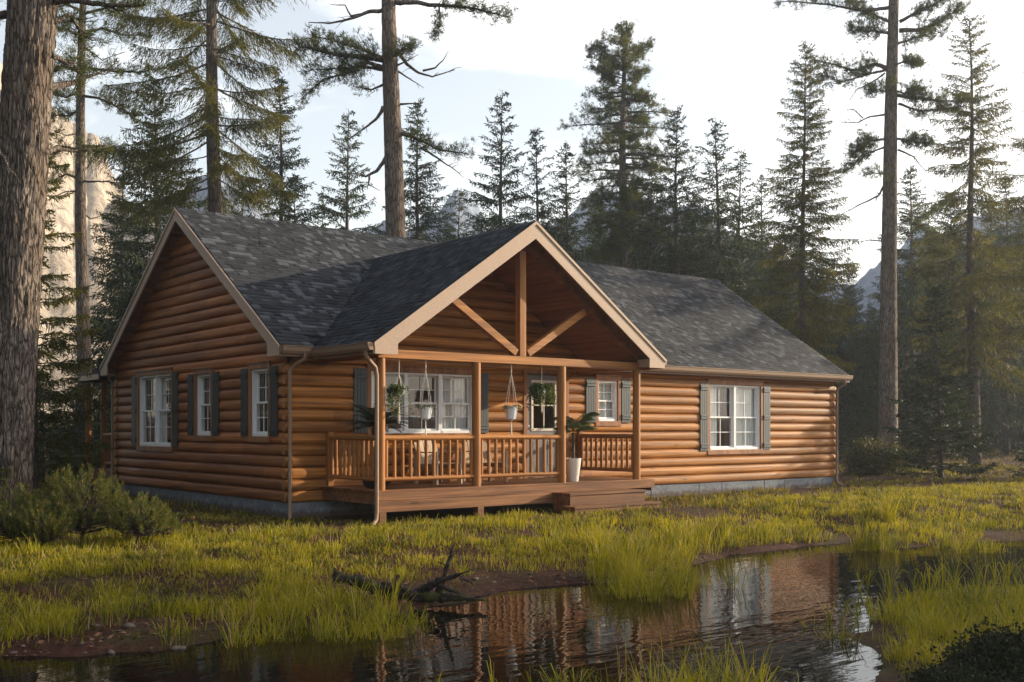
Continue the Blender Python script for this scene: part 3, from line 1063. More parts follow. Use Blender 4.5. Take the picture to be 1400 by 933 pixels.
railing((PX0, PY + .03), (PX0, -.10), 11)
railing((PX1, PY + .03), (PX1, -.10), 11)
for x in (PX0, PX1):
    MB().box(x - .05, -.15, DK, x + .05, -.062, 1.42).build('newel_post', M['post'], cabin, bevel=.006)

# ---------------------------------------------------------------- rear porch
mb = MB().box(-.10, HW + .06, .30, 4.2, HW + 2.3, DK)
mb.build('rear_deck', M['deck_beam'], cabin, bevel=.005)
for (x, yy) in ((.02, HW + 1.1), (.02, HW + 2.2), (2.0, HW + 2.2), (4.0, HW + 2.2)):
    jitter_post(x, yy, DK, 2.62, .065, 'rear_post')
mb = MB()
mb.prism([(-RK, HW + OV + .16, 2.80), (-RK, HW + 2.5, 2.66), (-RK, HW + 2.5, 2.60), (-RK, HW + OV + .16, 2.72)], (0, 0, 0), (4.9, 0, 0))
mb.build('rear_porch_roof', M['shingle_dark'], cabin)
mb = MB().box(-RK - .03, HW + OV + .16, 2.60, -RK - .002, HW + 2.5, 2.72)
mb.build('rear_fascia', M['fascia'], cabin)
hrail((.02, HW + .15), (.02, HW + 1.05), 1.33, .042, 'top_rail')
hrail((.02, HW + .15), (.02, HW + 1.05), .67, .035, 'bottom_rail')
for k in range(6):
    jitter_post(.02, HW + .22 + k * .15, .66, 1.32, .027, 'baluster', n=8)
for x in (-.05, 1.9, 3.9):
    MB().box(x, HW + 2.1, -.2, x + .12, HW + 2.22, .299).build('rear_pier', M['deck_beam'], cabin)

# ---------------------------------------------------------------- things on the porch
def pot_thing(px_x, z_hook, z_top, z_bot, r0, r1, kind, label):
    y = PY + .0
    t_ = empty('hanging_planter', (px_x, y, z_bot), 0, label, 'hanging planter', 'planters hung from the porch beam')
    H = z_top - z_bot
    hk = z_hook - z_bot
    pot = MB().lathe([(0.001, 0), (r0 * .97, 0), (r0, .01), (r1, H - .012), (r1 + .004, H), (r1 - .01, H), (r1 - .016, H - .03), (.001, H - .035)], n=28).build('pot', M['dark_pot' if kind == 'macrame' else 'pot'], t_, smooth=True)
    cm = MB()
    kn = hk - (.30 if kind != 'macrame' else .26)
    if kind in ('plain', 'plain_knot'):
        kn = hk - .15
    n = 4 if kind != 'macrame' else 6
    cm.tube([(0, 0, hk), (0.004, 0, (hk + kn) / 2), (0, 0, kn)], .007 if kind != 'ivy' else .004, 6)
    if kind.startswith('plain'):
        for dz in (0.02, .05, .12): cm.lathe([(.001, kn + dz - .014), (.017, kn + dz), (.001, kn + dz + .014)], n=10)
    for k in range(n):
        a = 2 * PI * k / n + .4
        x_, y_ = math.cos(a), math.sin(a)
        rr = r1 + .006
        pts = [(0, 0, kn), (x_ * rr * .5, y_ * rr * .5, kn + (H - kn) * .45), (x_ * rr, y_ * rr, H), (x_ * r0 * 1.04, y_ * r0 * 1.04, .0), (0, 0, -.03)]
        cm.tube(pts, .0045, 5)
        if kind == 'macrame':
            a2 = a + PI / n
            cm.tube([(x_ * rr, y_ * rr, H * 1.2), (math.cos(a2) * rr * 1.06, math.sin(a2) * rr * 1.06, H * .5), (x_ * r0 * .9, y_ * r0 * .9, 0)], .0045, 5)
            a3 = a - PI / n
            cm.tube([(x_ * rr, y_ * rr, H * 1.2), (math.cos(a3) * rr * 1.06, math.sin(a3) * rr * 1.06, H * .5), (x_ * r0 * .9, y_ * r0 * .9, 0)], .0045, 5)
    tail = .42 if kind == 'macrame' else .30
    for k in range(9):
        a = k * 2.4
        s_ = .004 + .014 * (k / 9) * (1.6 if kind == 'macrame' else .7)
        cm.tube([(0, 0, -.03), (math.cos(a) * s_, math.sin(a) * s_, -.03 - tail * .5), (math.cos(a) * s_ * 1.3, math.sin(a) * s_ * 1.3, -.03 - tail * (1 - .02 * k))], .004, 4)
    cm.build('rope_hanger', M['rope'], t_, smooth=True)
    # plant
    r = np.random.default_rng(int(px_x * 100))
    V, F = [], []
    def leaf(p, d, ln, wd):
        d = d / np.linalg.norm(d)
        s_ = np.cross(d, r.normal(size=3)); s_ /= np.linalg.norm(s_)
        k = len(V)
        V.extend([p, p + d * ln * .5 + s_ * wd, p + d * ln, p + d * ln * .5 - s_ * wd])
        F.append((k, k + 1, k + 2, k + 3))
    if kind == 'ivy' or kind == 'macrame':
        nv = 46 if kind == 'ivy' else 26
        for q in range(nv):
            a = r.uniform(0, 2 * PI)
            if kind == 'macrame': a = r.normal(PI * 0.95, .9)
            ln = r.uniform(.15, .48 if kind == 'macrame' else .42)
            out_ = r.uniform(.07, .21)
            p0 = np.array([math.cos(a) * r1 * .7, math.sin(a) * r1 * .7, H])
            for w in np.linspace(0, 1, 13):
                p = p0 + np.array([math.cos(a) * out_ * w ** .6, math.sin(a) * out_ * w ** .6, .09 * math.sin(w * 2.6) - ln * w ** 1.6])
                for _ in range(2):
                    leaf(p + r.normal(size=3) * .012, r.normal(size=3) + np.array([math.cos(a), math.sin(a), -.4]), r.uniform(.035, .06), r.uniform(.012, .02))
    else:
        for q in range(44):
            a = r.uniform(0, 2 * PI)
            p = np.array([math.cos(a) * .03, math.sin(a) * .03, H - .02])
            up = r.uniform(.2, .9)
            for w in range(4):
                d = np.array([math.cos(a), math.sin(a), up - w * .35])
                ln = r.uniform(.03, .045)
                leaf(p, d, ln * 1.25, .009)
                p = p + d / np.linalg.norm(d) * ln
    npmesh('plant', V, F, M['ivy'], t_)
    return t_
pot_thing(1.05, 2.60, 2.13, 2.00, .055, .085, 'macrame', 'dark pot with trailing vine in a white macrame hanger, leftmost planter on the porch')
pot_thing(1.57, 2.60, 1.83, 1.64, .082, .110, 'plain_knot', 'white pot on knotted cords in front of the porch window')
pot_thing(3.38, 2.60, 1.86, 1.64, .085, .112, 'plain', 'white pot on knotted cords between the grey shutter and the door')
pot_thing(4.08, 2.60, 2.22, 2.08, .06, .085, 'ivy', 'bushy green ivy hung in front of the door glass')

def fronds(V, F, r, c0, n, ln, lift, droop, lw, ll, curl=0, seg=16, az=None):
    for q in range(n):
        a = 2 * PI * q / n * 2.4 + r.uniform(-.3, .3) if az is None else az[q]
        h = np.array([math.cos(a), math.sin(a), 0]); up = np.array([0, 0, 1.])
        l_ = ln * r.uniform(.75, 1.1); lf = lift * r.uniform(.5, 1.35)
        side = np.cross(h, up)
        P = []
        for k in range(seg + 1):
            w = k / seg
            P.append(np.array(c0) + h * l_ * (w * math.cos(lf * .6)) + up * l_ * (1.35 * math.sin(min(lf, 1.5)) * w - (droop + .25 * math.sin(min(lf, 1.5))) * w * w))
        for k in range(seg):
            w = (k + .5) / seg
            d = P[k + 1] - P[k]; d /= np.linalg.norm(d)
            k0 = len(V)
            V.extend([P[k] - side * .006, P[k] + side * .006, P[k + 1] + side * .006, P[k + 1] - side * .006]); F.append((k0, k0 + 1, k0 + 2, k0 + 3))
            if w < .12: continue
            for sd in (1, -1):
                for half in (0, .5):
                    p = P[k] * (1 - half) + P[k + 1] * half
                    le = ll * math.sin(PI * min(1, w * .85 + .15)) ** .6 * r.uniform(.85, 1.1)
                    dd = side * sd * .85 + d * .6 - up * (.10 + curl) + up * .18
                    dd /= np.linalg.norm(dd)
                    wv = d * lw
                    k0 = len(V)
                    tip = p + dd * le - up * curl * le
                    V.extend([p - wv, p + wv, (p + tip) / 2 + wv * .9 + up * .004, tip, (p + tip) / 2 - wv * .9 + up * .004])
                    F.append((k0, k0 + 1, k0 + 2, k0 + 4)); F.append((k0 + 4, k0 + 2, k0 + 3, k0 + 3))
def tri_fix(V, F):
    T_ = []
    for f in F:
        T_.append((f[0], f[1], f[2]))
        if f[3] != f[2]: T_.append((f[0], f[2], f[3]))
    return T_
# sago palm behind the corner post
r = np.random.default_rng(5)
t_ = empty('sago_palm', (1.02, -1.10, DK), 0, 'dark sago palm in a low black bowl at the left end of the porch', 'potted plant')
MB().lathe([(.001, 0), (.14, 0), (.22, .06), (.25, .14), (.26, .15), (.24, .15), (.22, .11), (.001, .11)], n=30).build('bowl', M['dark_pot'], t_, smooth=True)
MB().tube([(0, 0, .1), (.01, 0, .5), (0, .01, 1.0)], [.085, .075, .09], 12).build('trunk', M['bark_grey'], t_, smooth=True)
V, F = [], []
fronds(V, F, r, (0, 0, 1.0), 30, .74, .80, .42, .008, .13, .1)
fronds(V, F, r, (0, 0, .98), 22, .74, .42, .34, .008, .13, .1)
npmesh('fronds', V, tri_fix(V, F), M['sago'], t_)
# potted palm near the steps
t_ = empty('potted_palm', (5.02, -1.52, DK), 0, 'small feather palm in a tall tapered white planter at the top of the steps', 'potted plant')
MB().lathe([(.001, 0), (.095, 0), (.10, .01), (.152, .42), (.155, .43), (.135, .43), (.13, .38), (.001, .38)], n=30).build('planter', M['pot_warm'], t_, smooth=True)
MB().tube([(0, 0, .37), (.01, 0, .62), (0, .01, .90)], [.034, .026, .022], 10).build('trunk', M['bark_grey'], t_, smooth=True)
V, F = [], []
fronds(V, F, r, (0, 0, .92), 13, .74, 1.25, .62, .0050, .20, .35)
fronds(V, F, r, (0, 0, .90), 5, .5, .7, .5, .0050, .16, .35)
npmesh('fronds', V, tri_fix(V, F), M['palm'], t_)

def porch_chair(x, y, rz, label):
    t_ = empty('porch_chair', (x, y, DK), rz, label, 'chair', 'pale wooden chairs on the porch')
    mt = M['pale_wood']
    mb = MB()
    for k in range(5): mb.box(-.25, -.26 + k * .10, .36 - .012 * k, .25, -.175 + k * .10, .38 - .012 * k)
    mb.build('seat', mt, t_, bevel=.003)
    Mx = Matrix.Translation((0, .24, .28)) @ Matrix.Rotation(R(-18), 4, 'X')
    mb = MB()
    for k in range(5):
        h = .62 - .035 * (k - 2) ** 2
        mb.box(-.26 + k * .105, 0, 0, -.165 + k * .105, .022, h, Mx)
    mb.box(-.26, .023, .12, .26, .045, .19, Mx); mb.box(-.26, .023, .42, .26, .045, .48, Mx)
    mb.build('backrest', mt, t_, bevel=.003)
    for s_ in (-1, 1):
        MB().box(s_ * .315 - .055, -.30, .55, s_ * .315 + .055, .38, .572).build('armrest', mt, t_, bevel=.004)
        MB().box(s_ * .29 - .022, -.28, 0, s_ * .29 + .022, -.18, .549).build('leg', mt, t_, bevel=.003)
        MB().box(s_ * .29 - .022, .26, 0, s_ * .29 + .022, .34, .549).build('leg', mt, t_, bevel=.003)
        MB().box(s_ * .262 - .01 if s_ > 0 else -.262 - .0, -.27, .26, s_ * .262 + (.0 if s_ < 0 else .006), .30, .355).build('seat_rail', mt, t_)
    return t_
porch_chair(2.62, -.62, R(6), 'pale wooden armchair below the curtained right end of the porch window')
porch_chair(3.66, -.62, R(-5), 'pale wooden armchair between the grey shutter and the door')
# ------------------------------------------------------------------ terrain
WZ = -0.38
far_shore = [(-260, 925), (0, 900), (100, 896), (200, 888), (290, 874), (400, 860), (480, 850), (545, 834), (640, 817), (680, 812), (740, 802),
             (790, 797), (850, 796), (900, 790), (945, 775), (985, 758), (1050, 753), (1130, 745), (1165, 740), (1195, 751), (1260, 748),
             (1330, 742), (1400, 738), (1650, 728)]
near_shore = [(1650, 800), (1430, 802), (1300, 806), (1235, 814), (1205, 828), (1195, 850), (1200, 900), (1210, 980), (900, 1010), (400, 1010), (-260, 1000)]
POLY = np.array([gspot(a, b, WZ) for a, b in far_shore + near_shore])


def sdist(x, y):
    """distance to the water's edge, negative over the water"""
    x, y = np.asarray(x, float), np.asarray(y, float)
    d = np.full(x.shape, 1e9)
    inside = np.zeros(x.shape, bool)
    n = len(POLY)
    for i in range(n):
        ax, ay = POLY[i]; bx, by = POLY[(i + 1) % n]
        ex, ey = bx - ax, by - ay
        t = np.clip(((x - ax) * ex + (y - ay) * ey) / (ex * ex + ey * ey), 0, 1)
        d = np.minimum(d, np.hypot(x - ax - t * ex, y - ay - t * ey))
        c = ((ay > y) != (by > y)) & (x < (bx - ax) * (y - ay) / (by - ay + 1e-12) + ax)
        inside ^= c
    return np.where(inside, -d, d)


def hash2(i, j, s):
    h = np.sin(i * 127.1 + j * 311.7 + s * 74.7) * 43758.5453
    return h - np.floor(h)


def vnoise(x, y, s=0):
    i, j = np.floor(x), np.floor(y)
    u, v = x - i, y - j
    u, v = u * u * (3 - 2 * u), v * v * (3 - 2 * v)
    a, b, c, d = hash2(i, j, s), hash2(i + 1, j, s), hash2(i, j + 1, s), hash2(i + 1, j + 1, s)
    return a + (b - a) * u + (c - a) * v + (a - b - c + d) * u * v


def fbm(x, y, o=4, s=0):
    r, a, t = 0, 0.5, 0
    for k in range(o):
        r = r + a * vnoise(x * 2 ** k, y * 2 ** k, s + k); t += a; a *= .5
    return r / t


def sstep(a, b, x):
    t = np.clip((x - a) / (b - a), 0, 1)
    return t * t * (3 - 2 * t)


def ground_z(x, y):
    x, y = np.asarray(x, float), np.asarray(y, float)
    d = sdist(x, y) + (fbm(x * 1.3, y * 1.3, 3, 5) - .5) * .5
    dd = (x - CAM[0]) * DV[0] + (y - CAM[1]) * DV[1]; rr_ = (x - CAM[0]) * RV[0] + (y - CAM[1]) * RV[1]
    low = sstep(17.5, 14.5, dd) * sstep(.22, .30, rr_ / np.maximum(dd, 1)) * (dd > 4)
    up = WZ + .06 * sstep(-.05, .18, d) * (1 - .6 * low) + .34 * sstep(0, 3.4, d) * (1 - .85 * low)
    lo = WZ - .45 * sstep(0, 1.2, -d)
    z = np.where(d > 0, up, lo)
    near = sstep(0.2, 2.0, d)
    z = z + near * (fbm(x * .55, y * .55, 3, 9) - .5) * .10 + (fbm(x * 3, y * 3, 3, 2) - .5) * .05 * sstep(-.1, .6, d)
    cx, cy_ = x - CAM[0], y - CAM[1]
    r = np.hypot(cx, cy_)
    z = z + np.maximum(0, r - 45) * .012 + sstep(35, 80, r) * (fbm(x * .05, y * .05, 3, 3) - .3) * 1.5
    # level ground under the house
    hx = np.maximum(np.maximum(-x - .3, x - HL - .3), 0); hy = np.maximum(np.maximum(-y - 1.9, y - HW - 2.2), 0)
    f = 1 - sstep(0, 1.2, np.hypot(hx, hy))
    return z * (1 - f) + (-.03) * f


def axis(a, b, step, far, g=1.18):
    m = list(np.arange(a, b, step))
    s, v = step, b
    while v < far: m.append(v); s *= g; v += s
    s, v = step, a - step
    while v > -far: m.insert(0, v); s *= g; v -= s
    return np.array(m)


gx, gy = axis(-10, 14, .085, 900), axis(-13.5, 1, .085, 900)
X, Y = np.meshgrid(gx, gy)
Z = ground_z(X, Y)
nx, ny = len(gx), len(gy)
I = np.arange(nx * ny).reshape(ny, nx)
F = np.stack([I[:-1, :-1], I[:-1, 1:], I[1:, 1:], I[1:, :-1]], -1).reshape(-1, 4)
g = npmesh('ground', np.stack([X, Y, Z], -1).reshape(-1, 3), F, M['soil_ground'], None, smooth=True, angle=None)
tag(g, 'reddish brown soil bank and forest floor round the cabin and pond', 'ground', kind='structure')
x0, y0 = POLY.min(0) - 3; x1, y1 = POLY.max(0) + 3
wo = npmesh('pond_water', [(x0, y0, WZ), (x1, y0, WZ), (x1, y1, WZ), (x0, y1, WZ)], [(0, 1, 2, 3)], M['water'])
tag(wo, 'dark still pond reflecting the cabin', 'water', kind='structure')

# ------------------------------------------------------------------ mountains
tg = np.array([(-500, 120), (-200, 140), (30, 165), (70, 205), (105, 222), (150, 262), (185, 300), (235, 300), (270, 250), (300, 240), (345, 268), (380, 305),
               (450, 320), (520, 300), (570, 285), (600, 262), (622, 256), (642, 258), (668, 290), (710, 312), (780, 280), (815, 255), (850, 262), (900, 262), (960, 285),
               (1010, 325), (1060, 350), (1120, 378), (1165, 388), (1205, 368), (1260, 345), (1300, 335), (1350, 328), (1400, 330), (1700, 310), (2100, 330)], float)
# same range, finer crest
R0 = 195.0
na, nr = 620, 70
pxs = np.linspace(-450, 1950, na)
rel = np.arctan((pxs - 700) / FPX)
crest = np.interp(pxs, tg[:, 0], HY - tg[:, 1]) / FPX * R0 / np.cos(rel) * 1.13
rr = np.linspace(125, 310, nr)
A, RR = np.meshgrid(YAW - rel, rr, indexing='ij')
MX, MY = CAM[0] + RR * np.cos(A), CAM[1] + RR * np.sin(A)
def ridged(x, y, o, s):
    r, a, t = 0, .5, 0
    for k in range(o):
        r = r + a * (1 - np.abs(2 * vnoise(x * 2 ** k, y * 2 ** k, s + k) - 1)); t += a; a *= .5
    return r / t
u = (RR - R0)
env = np.where(u < 0, np.clip(1 + u / 66, 0, 1) ** 1.15, np.clip(1 - u / 108, 0, 1))
rg = ridged(MX * .033, MY * .033, 6, 21)
MZ = crest[:, None] * env * (0.80 + .34 * rg * (1 - .6 * np.exp(-(u / 14) ** 2))) + 3 * (ridged(MX * .12, MY * .12, 3, 4) - .5) * env - 2
MZ += (3.5 * (fbm(pxs * .045, pxs * 0, 5, 6)[:, None] - .5) + 5.0 * (ridged(MX * .09, MY * .09, 4, 13) - .55)) * np.exp(-(u / 45) ** 2) * sstep(8, 22, crest)[:, None]
I = np.arange(na * nr).reshape(na, nr)
F = np.stack([I[:-1, :-1], I[1:, :-1], I[1:, 1:], I[:-1, 1:]], -1).reshape(-1, 4)
MV = np.stack([MX, MY, MZ], -1)
ks = int(np.searchsorted(pxs, 215))
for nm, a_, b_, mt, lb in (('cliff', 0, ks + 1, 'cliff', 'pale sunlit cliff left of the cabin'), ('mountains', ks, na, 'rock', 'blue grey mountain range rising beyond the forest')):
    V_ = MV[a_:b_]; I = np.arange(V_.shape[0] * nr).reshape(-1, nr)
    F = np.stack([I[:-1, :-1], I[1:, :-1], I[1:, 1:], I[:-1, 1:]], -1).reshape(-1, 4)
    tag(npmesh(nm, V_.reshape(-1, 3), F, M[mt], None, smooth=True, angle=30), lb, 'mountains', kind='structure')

# ------------------------------------------------------------------ grass
def blades(P, h, w, lean, az, name, mat, wilt=0.3):
    n = len(P)
    fa = rng.uniform(0, 2 * PI, n)
    fx, fy = np.cos(fa) * w, np.sin(fa) * w
    lx, ly = np.cos(az) * lean * h, np.sin(az) * lean * h
    z = np.zeros(n)
    side = np.stack([fx, fy, z], -1)
    l1 = np.stack([lx * .22, ly * .22, h * .5], -1)
    l2 = np.stack([lx * .60, ly * .60, h * .82], -1)
    l3 = np.stack([lx, ly, h * (1 - wilt * lean)], -1)
    V = np.stack([P - side * .8, P + side * .8, P + l1 - side, P + l1 + side, P + l2 - side * .7, P + l2 + side * .7, P + l3], 1)
    b = (np.arange(n) * 7)[:, None]
    F = np.concatenate([b + np.array([[0, 1, 3]]), b + np.array([[0, 3, 2]]), b + np.array([[2, 3, 5]]), b + np.array([[2, 5, 4]]), b + np.array([[4, 5, 6]])], 0)
    return npmesh(name, V.reshape(-1, 3), F, mat)

BARE = [(700, 785, .9), (765, 785, .8), (640, 790, .8), (575, 800, .7), (520, 808, .6), (330, 850, .5), (255, 850, .5), (400, 840, .35), (120, 868, .5), (40, 880, .5), (190, 862, .5), (150, 815, .3), (75, 825, .35), (470, 800, .45), (740, 750, .4), (660, 755, .35), (1150, 727, .45), (1255, 728, .35),
        (1175, 735, .3), (1380, 727, .5), (860, 700, .3), (420, 745, .3), (560, 762, .3), (520, 742, .22), (950, 735, .2), (180, 812, .3)]
BC = np.array([(*gspot(a, b, -.25), r) for a, b, r in BARE])

def sample(n, px0, px1, D0, D1):
    px = rng.uniform(px0, px1, n)
    D = D0 * (D1 / D0) ** rng.uniform(0, 1, n)
    p = np.array(CAM[:2])[None] + DV[None] * D[:, None] + RV[None] * ((px - 700) / FPX * D)[:, None]
    return p[:, 0], p[:, 1], D, px

def onhouse(x, y):
    return ((x > -.12) & (x < HL + .1) & (y > -.06) & (y < HW + .2)) | ((x > .5) & (x < 6.95) & (y > -1.85) & (y < 0)) | ((x > 4.1) & (x < 7.05) & (y > -2.5) & (y < -1.8)) | ((x > -.2) & (x < 4.3) & (y > HW) & (y < HW + 2.4))

def scatter(n, px0, px1, D0, D1, dens):
    x, y, D, px = sample(n, px0, px1, D0, D1)
    d = sdist(x, y)
    keep = (rng.uniform(0, 1, n) < dens(x, y, d, D, px)) & ~onhouse(x, y)
    x, y, D, d = x[keep], y[keep], D[keep], d[keep]
    return x, y, ground_z(x, y), D, d

def bare(x, y):
    f = np.ones(x.shape)
    jx, jy = (fbm(x * 2.5, y * 2.5, 3, 31) - .5) * 1.0, (fbm(x * 2.5, y * 2.5, 3, 37) - .5) * 1.0
    for bx, by, br in BC:
        f *= sstep(br * .6, br * 1.5, np.hypot(x + jx - bx, y + jy - by))
    return f

# short moss and ground cover everywhere
def dn(x, y, d, D, px):
    n = fbm(x * .8, y * .8, 4, 44)
    return np.where(d < .12, 0, (.12 + .88 * bare(x, y)) * sstep(.40, .56, n) * 1.0)
x, y, z, D, d = scatter(150000, -80, 1480, 8, 60, dn)
n = len(x)
h = rng.uniform(.03, .085, n) * (1 + .4 * (D > 22)); w = (.0035 + .00042 * D) * rng.uniform(.7, 1.3, n)
blades(np.stack([x, y, z - .01], -1), h, w, rng.uniform(.2, 1.3, n), rng.uniform(0, 2 * PI, n), 'ground_cover', M['grass_low'])
tag(bpy.data.objects['ground_cover'], 'low moss and herbs growing on the bank and forest floor', 'ground cover', kind='stuff')

# meadow grass in tufts: lush between the house and the water, thin by the walls
def dg(x, y, d, D, px):
    n = fbm(x * 1.6, y * 1.6, 4, 55)
    wall = np.hypot(np.maximum(np.maximum(-x, x - HL), 0), np.maximum(-y, 0))
    strip = np.maximum(np.maximum(-y - 0, 0), np.maximum(-x, 0))
    f = sstep(.34, .50, n) * bare(x, y) * sstep(.05, .5, d)
    f *= .06 + .94 * sstep(1.9, 4.0, np.where(x > 7.3, strip + .2, strip))
    f *= np.where(x > HL + 1, .6, 1)
    f *= np.where((D < 15.5) & (px > 1150), .40, 1) * np.where(D < 14, .35 + .65 * sstep(.40, .58, fbm(x * 3.1, y * 3.1, 2, 71)), 1)
    f *= 1 - .75 * sstep(31, 40, D)
    return f
tx, ty, tz, tD, td = scatter(27000, -90, 1490, 7.5, 45, dg)
nt_ = len(tx)
cnt = rng.integers(12, 32, nt_)
rep = np.repeat(np.arange(nt_), cnt)
n = len(rep)
th = (.06 + .14 * rng.beta(2, 3, nt_)) * (.75 + .6 * fbm(tx * .7, ty * .7, 3, 77))
th *= np.where(td < 1.0, 1.25, 1.0)
sp_ = rng.normal(size=(n, 2)) * .07 * (1 + tD[rep, None] * .02)
az = np.arctan2(sp_[:, 1], sp_[:, 0]) + rng.normal(size=n) * .6
P = np.stack([tx[rep] + sp_[:, 0], ty[rep] + sp_[:, 1], tz[rep] - .02], -1)
h = th[rep] * rng.uniform(.55, 1.15, n)
w = (.0014 + .00016 * tD[rep]) * rng.uniform(.7, 1.3, n)
blades(P, h, w, rng.uniform(.1, .75, n), az, 'meadow_grass', M['grass'])
tag(bpy.data.objects['meadow_grass'], 'yellow green grass tufts covering the bank between cabin and pond', 'grass', kind='stuff')

# tall clumps and reeds
CL = [(880, 800, .5, .50, 44), (835, 785, .4, .45, 24), (925, 790, .4, .46, 26), (870, 770, .75, .48, 50), (825, 760, .5, .46, 30), (930, 752, .7, .48, 50), (985, 742, .5, .40, 30), (1045, 735, .5, .32, 18), (1195, 745, .30, .50, 20), (1212, 722, .5, .38, 25),
      (1290, 738, .8, .36, 34), (1345, 745, .6, .32, 24), (300, 862, .35, .30, 12), (430, 858, .55, .34, 34), (500, 850, .5, .34, 34), (475, 872, .4, .42, 24), (385, 868, .4, .34, 18), (1380, 850, .6, .30, 40), (1320, 870, .5, .30, 34), (1270, 880, .35, .32, 24), (1410, 880, .5, .3, 30),
      (230, 885, .12, .34, 4), (330, 880, .15, .36, 5), (525, 860, .3, .36, 10), (1250, 830, .4, .28, 26), (1330, 828, .5, .28, 28), (1400, 826, .5, .28, 24), (1280, 845, .5, .28, 26),
      (1350, 845, .5, .28, 24), (1225, 850, .25, .26, 14), (1245, 905, .25, .20, 14), (1300, 870, .4, .24, 20), (1110, 858, .22, .20, 5), (1150, 872, .18, .18, 4), (20, 880, .3, .25, 8),
      (760, 975, .22, .34, 9), (850, 978, .28, .44, 16), (935, 970, .3, .50, 22), (1000, 965, .25, .48, 18), (700, 985, .15, .30, 4), (800, 960, .2, .28, 6), (640, 790, .2, .2, 4), (60, 790, .9, .24, 18), (200, 775, 1.0, .24, 22), (350, 780, .9, .26, 24)]
PP, HH, WW, LL, AA = [], [], [], [], []
for (a, b, rad, hh, nn) in CL:
    cx_, cy_ = gspot(a, b, WZ if b > 830 else -.3)
    DD = math.hypot(cx_ - CAM[0], cy_ - CAM[1])
    for k in range(int(nn * .75)):
        px_, py_ = cx_ + rng.normal() * rad * .5, cy_ + rng.normal() * rad * .5
        zz = max(float(ground_z(px_, py_)), WZ - .08)
        m_ = rng.integers(10, 34)
        e = rng.normal(size=(m_, 2)) * .05
        PP.append(np.stack([px_ + e[:, 0], py_ + e[:, 1], np.full(m_, zz - .02)], -1))
        HH.append(hh * rng.choice([.5, .7, .95, 1.3]) * rng.uniform(.4, 1.1, m_)); WW.append((.0015 + .00015 * DD) * rng.uniform(.7, 1.4, m_))
        LL.append(rng.uniform(.05, .8, m_)); AA.append(np.arctan2(e[:, 1], e[:, 0]) + rng.normal(size=m_) * .5)
blades(np.concatenate(PP), np.concatenate(HH), np.concatenate(WW), np.concatenate(LL), np.concatenate(AA), 'pond_reeds', M['grass'])
tag(bpy.data.objects['pond_reeds'], 'tall grass clumps and reeds along the pond edge', 'reeds', kind='stuff')
# reeds with bent top leaves, nearest the camera
PP, HH, WW, LL, AA = [], [], [], [], []
for (a, b, nn) in ((1235, 815, 9), (1290, 810, 8), (1350, 805, 9), (1390, 805, 6), (1160, 860, 4), (730, 965, 5), (800, 960, 5), (960, 960, 8), (1010, 955, 4), (440, 850, 8), (500, 850, 8)):
    cx_, cy_ = gspot(a, b, WZ)
    for k in range(nn):
        px_, py_ = cx_ + rng.normal() * .22, cy_ + rng.normal() * .22
        m_ = 5
        hh = rng.uniform(.32, .52)
        PP.append(np.tile([px_, py_, max(float(ground_z(px_, py_)), WZ - .05)], (m_, 1)))
        HH.append(np.full(m_, hh) * rng.uniform(.7, 1, m_)); WW.append(np.full(m_, .0055)); LL.append(rng.uniform(.1, .8, m_)); AA.append(rng.uniform(0, 2 * PI, m_))
blades(np.concatenate(PP), np.concatenate(HH), np.concatenate(WW), np.concatenate(LL), np.concatenate(AA), 'reed_leaves', M['grass'], .5)
tag(bpy.data.objects['reed_leaves'], 'broad bent reed leaves standing out of the pond', 'reeds', kind='stuff')

# leaf litter, twigs and pebbles on the bare bank
x, y, z, D, d = scatter(9000, -60, 1460, 8, 24, lambda x, y, d, D, px: np.where((d > .0) & (d < 4), .9 - .6 * bare(x, y), 0))
n = len(x)
a = rng.uniform(0, 2 * PI, n); l_ = rng.uniform(.012, .04, n); ti = rng.normal(size=(n, 2)) * .25
u1 = np.stack([np.cos(a) * l_, np.sin(a) * l_, ti[:, 0] * l_], -1); u2 = np.stack([-np.sin(a) * l_ * .45, np.cos(a) * l_ * .45, ti[:, 1] * l_], -1)
C0 = np.stack([x, y, z + .012], -1)
V = np.stack([C0 - u1, C0 + u2, C0 + u1, C0 - u2], 1).reshape(-1, 3)
M['litter'] = foliage('leaf_litter', (0.07, 0.030, 0.016), (0.24, 0.12, 0.065), .1)
tag(npmesh('leaf_litter', V, np.arange(4 * n).reshape(-1, 4), M['litter']), 'dry brown leaves scattered on the bare bank', 'leaf litter', kind='stuff')

# pebbles and stones washed out along the shore
x, y, z, D, d = scatter(2600, -60, 1460, 8.5, 24, lambda x, y, d, D, px: np.where((d > -.35) & (d < .9), .35 + .4 * (1 - bare(x, y)), 0))
ico = bmesh.new(); bmesh.ops.create_icosphere(ico, subdivisions=1, radius=1.0)
iv = np.array([v.co[:] for v in ico.verts]); if_ = np.array([[v.index for v in f.verts] for f in ico.faces]); ico.free()
n = len(x); sz = rng.gamma(1.8, .006, n) + .004
V = iv[None] * (1 + rng.normal(size=(n, len(iv), 1)) * .16) * np.stack([sz * rng.uniform(.8, 1.5, n), sz * rng.uniform(.8, 1.3, n), sz * .6], -1)[:, None] + np.stack([x, y, z + sz * .2], -1)[:, None]
M['stone'] = plain('shore_stone', (0.13, 0.10, 0.08), 0.7, 0.3, var=.4, nscale=8)
tag(npmesh('pebbles', V.reshape(-1, 3), (if_[None] + (np.arange(n) * len(iv))[:, None, None]).reshape(-1, 3), M['stone'], None, smooth=True, angle=None), 'small stones and clods scattered along the muddy water edge', 'pebbles', kind='stuff')

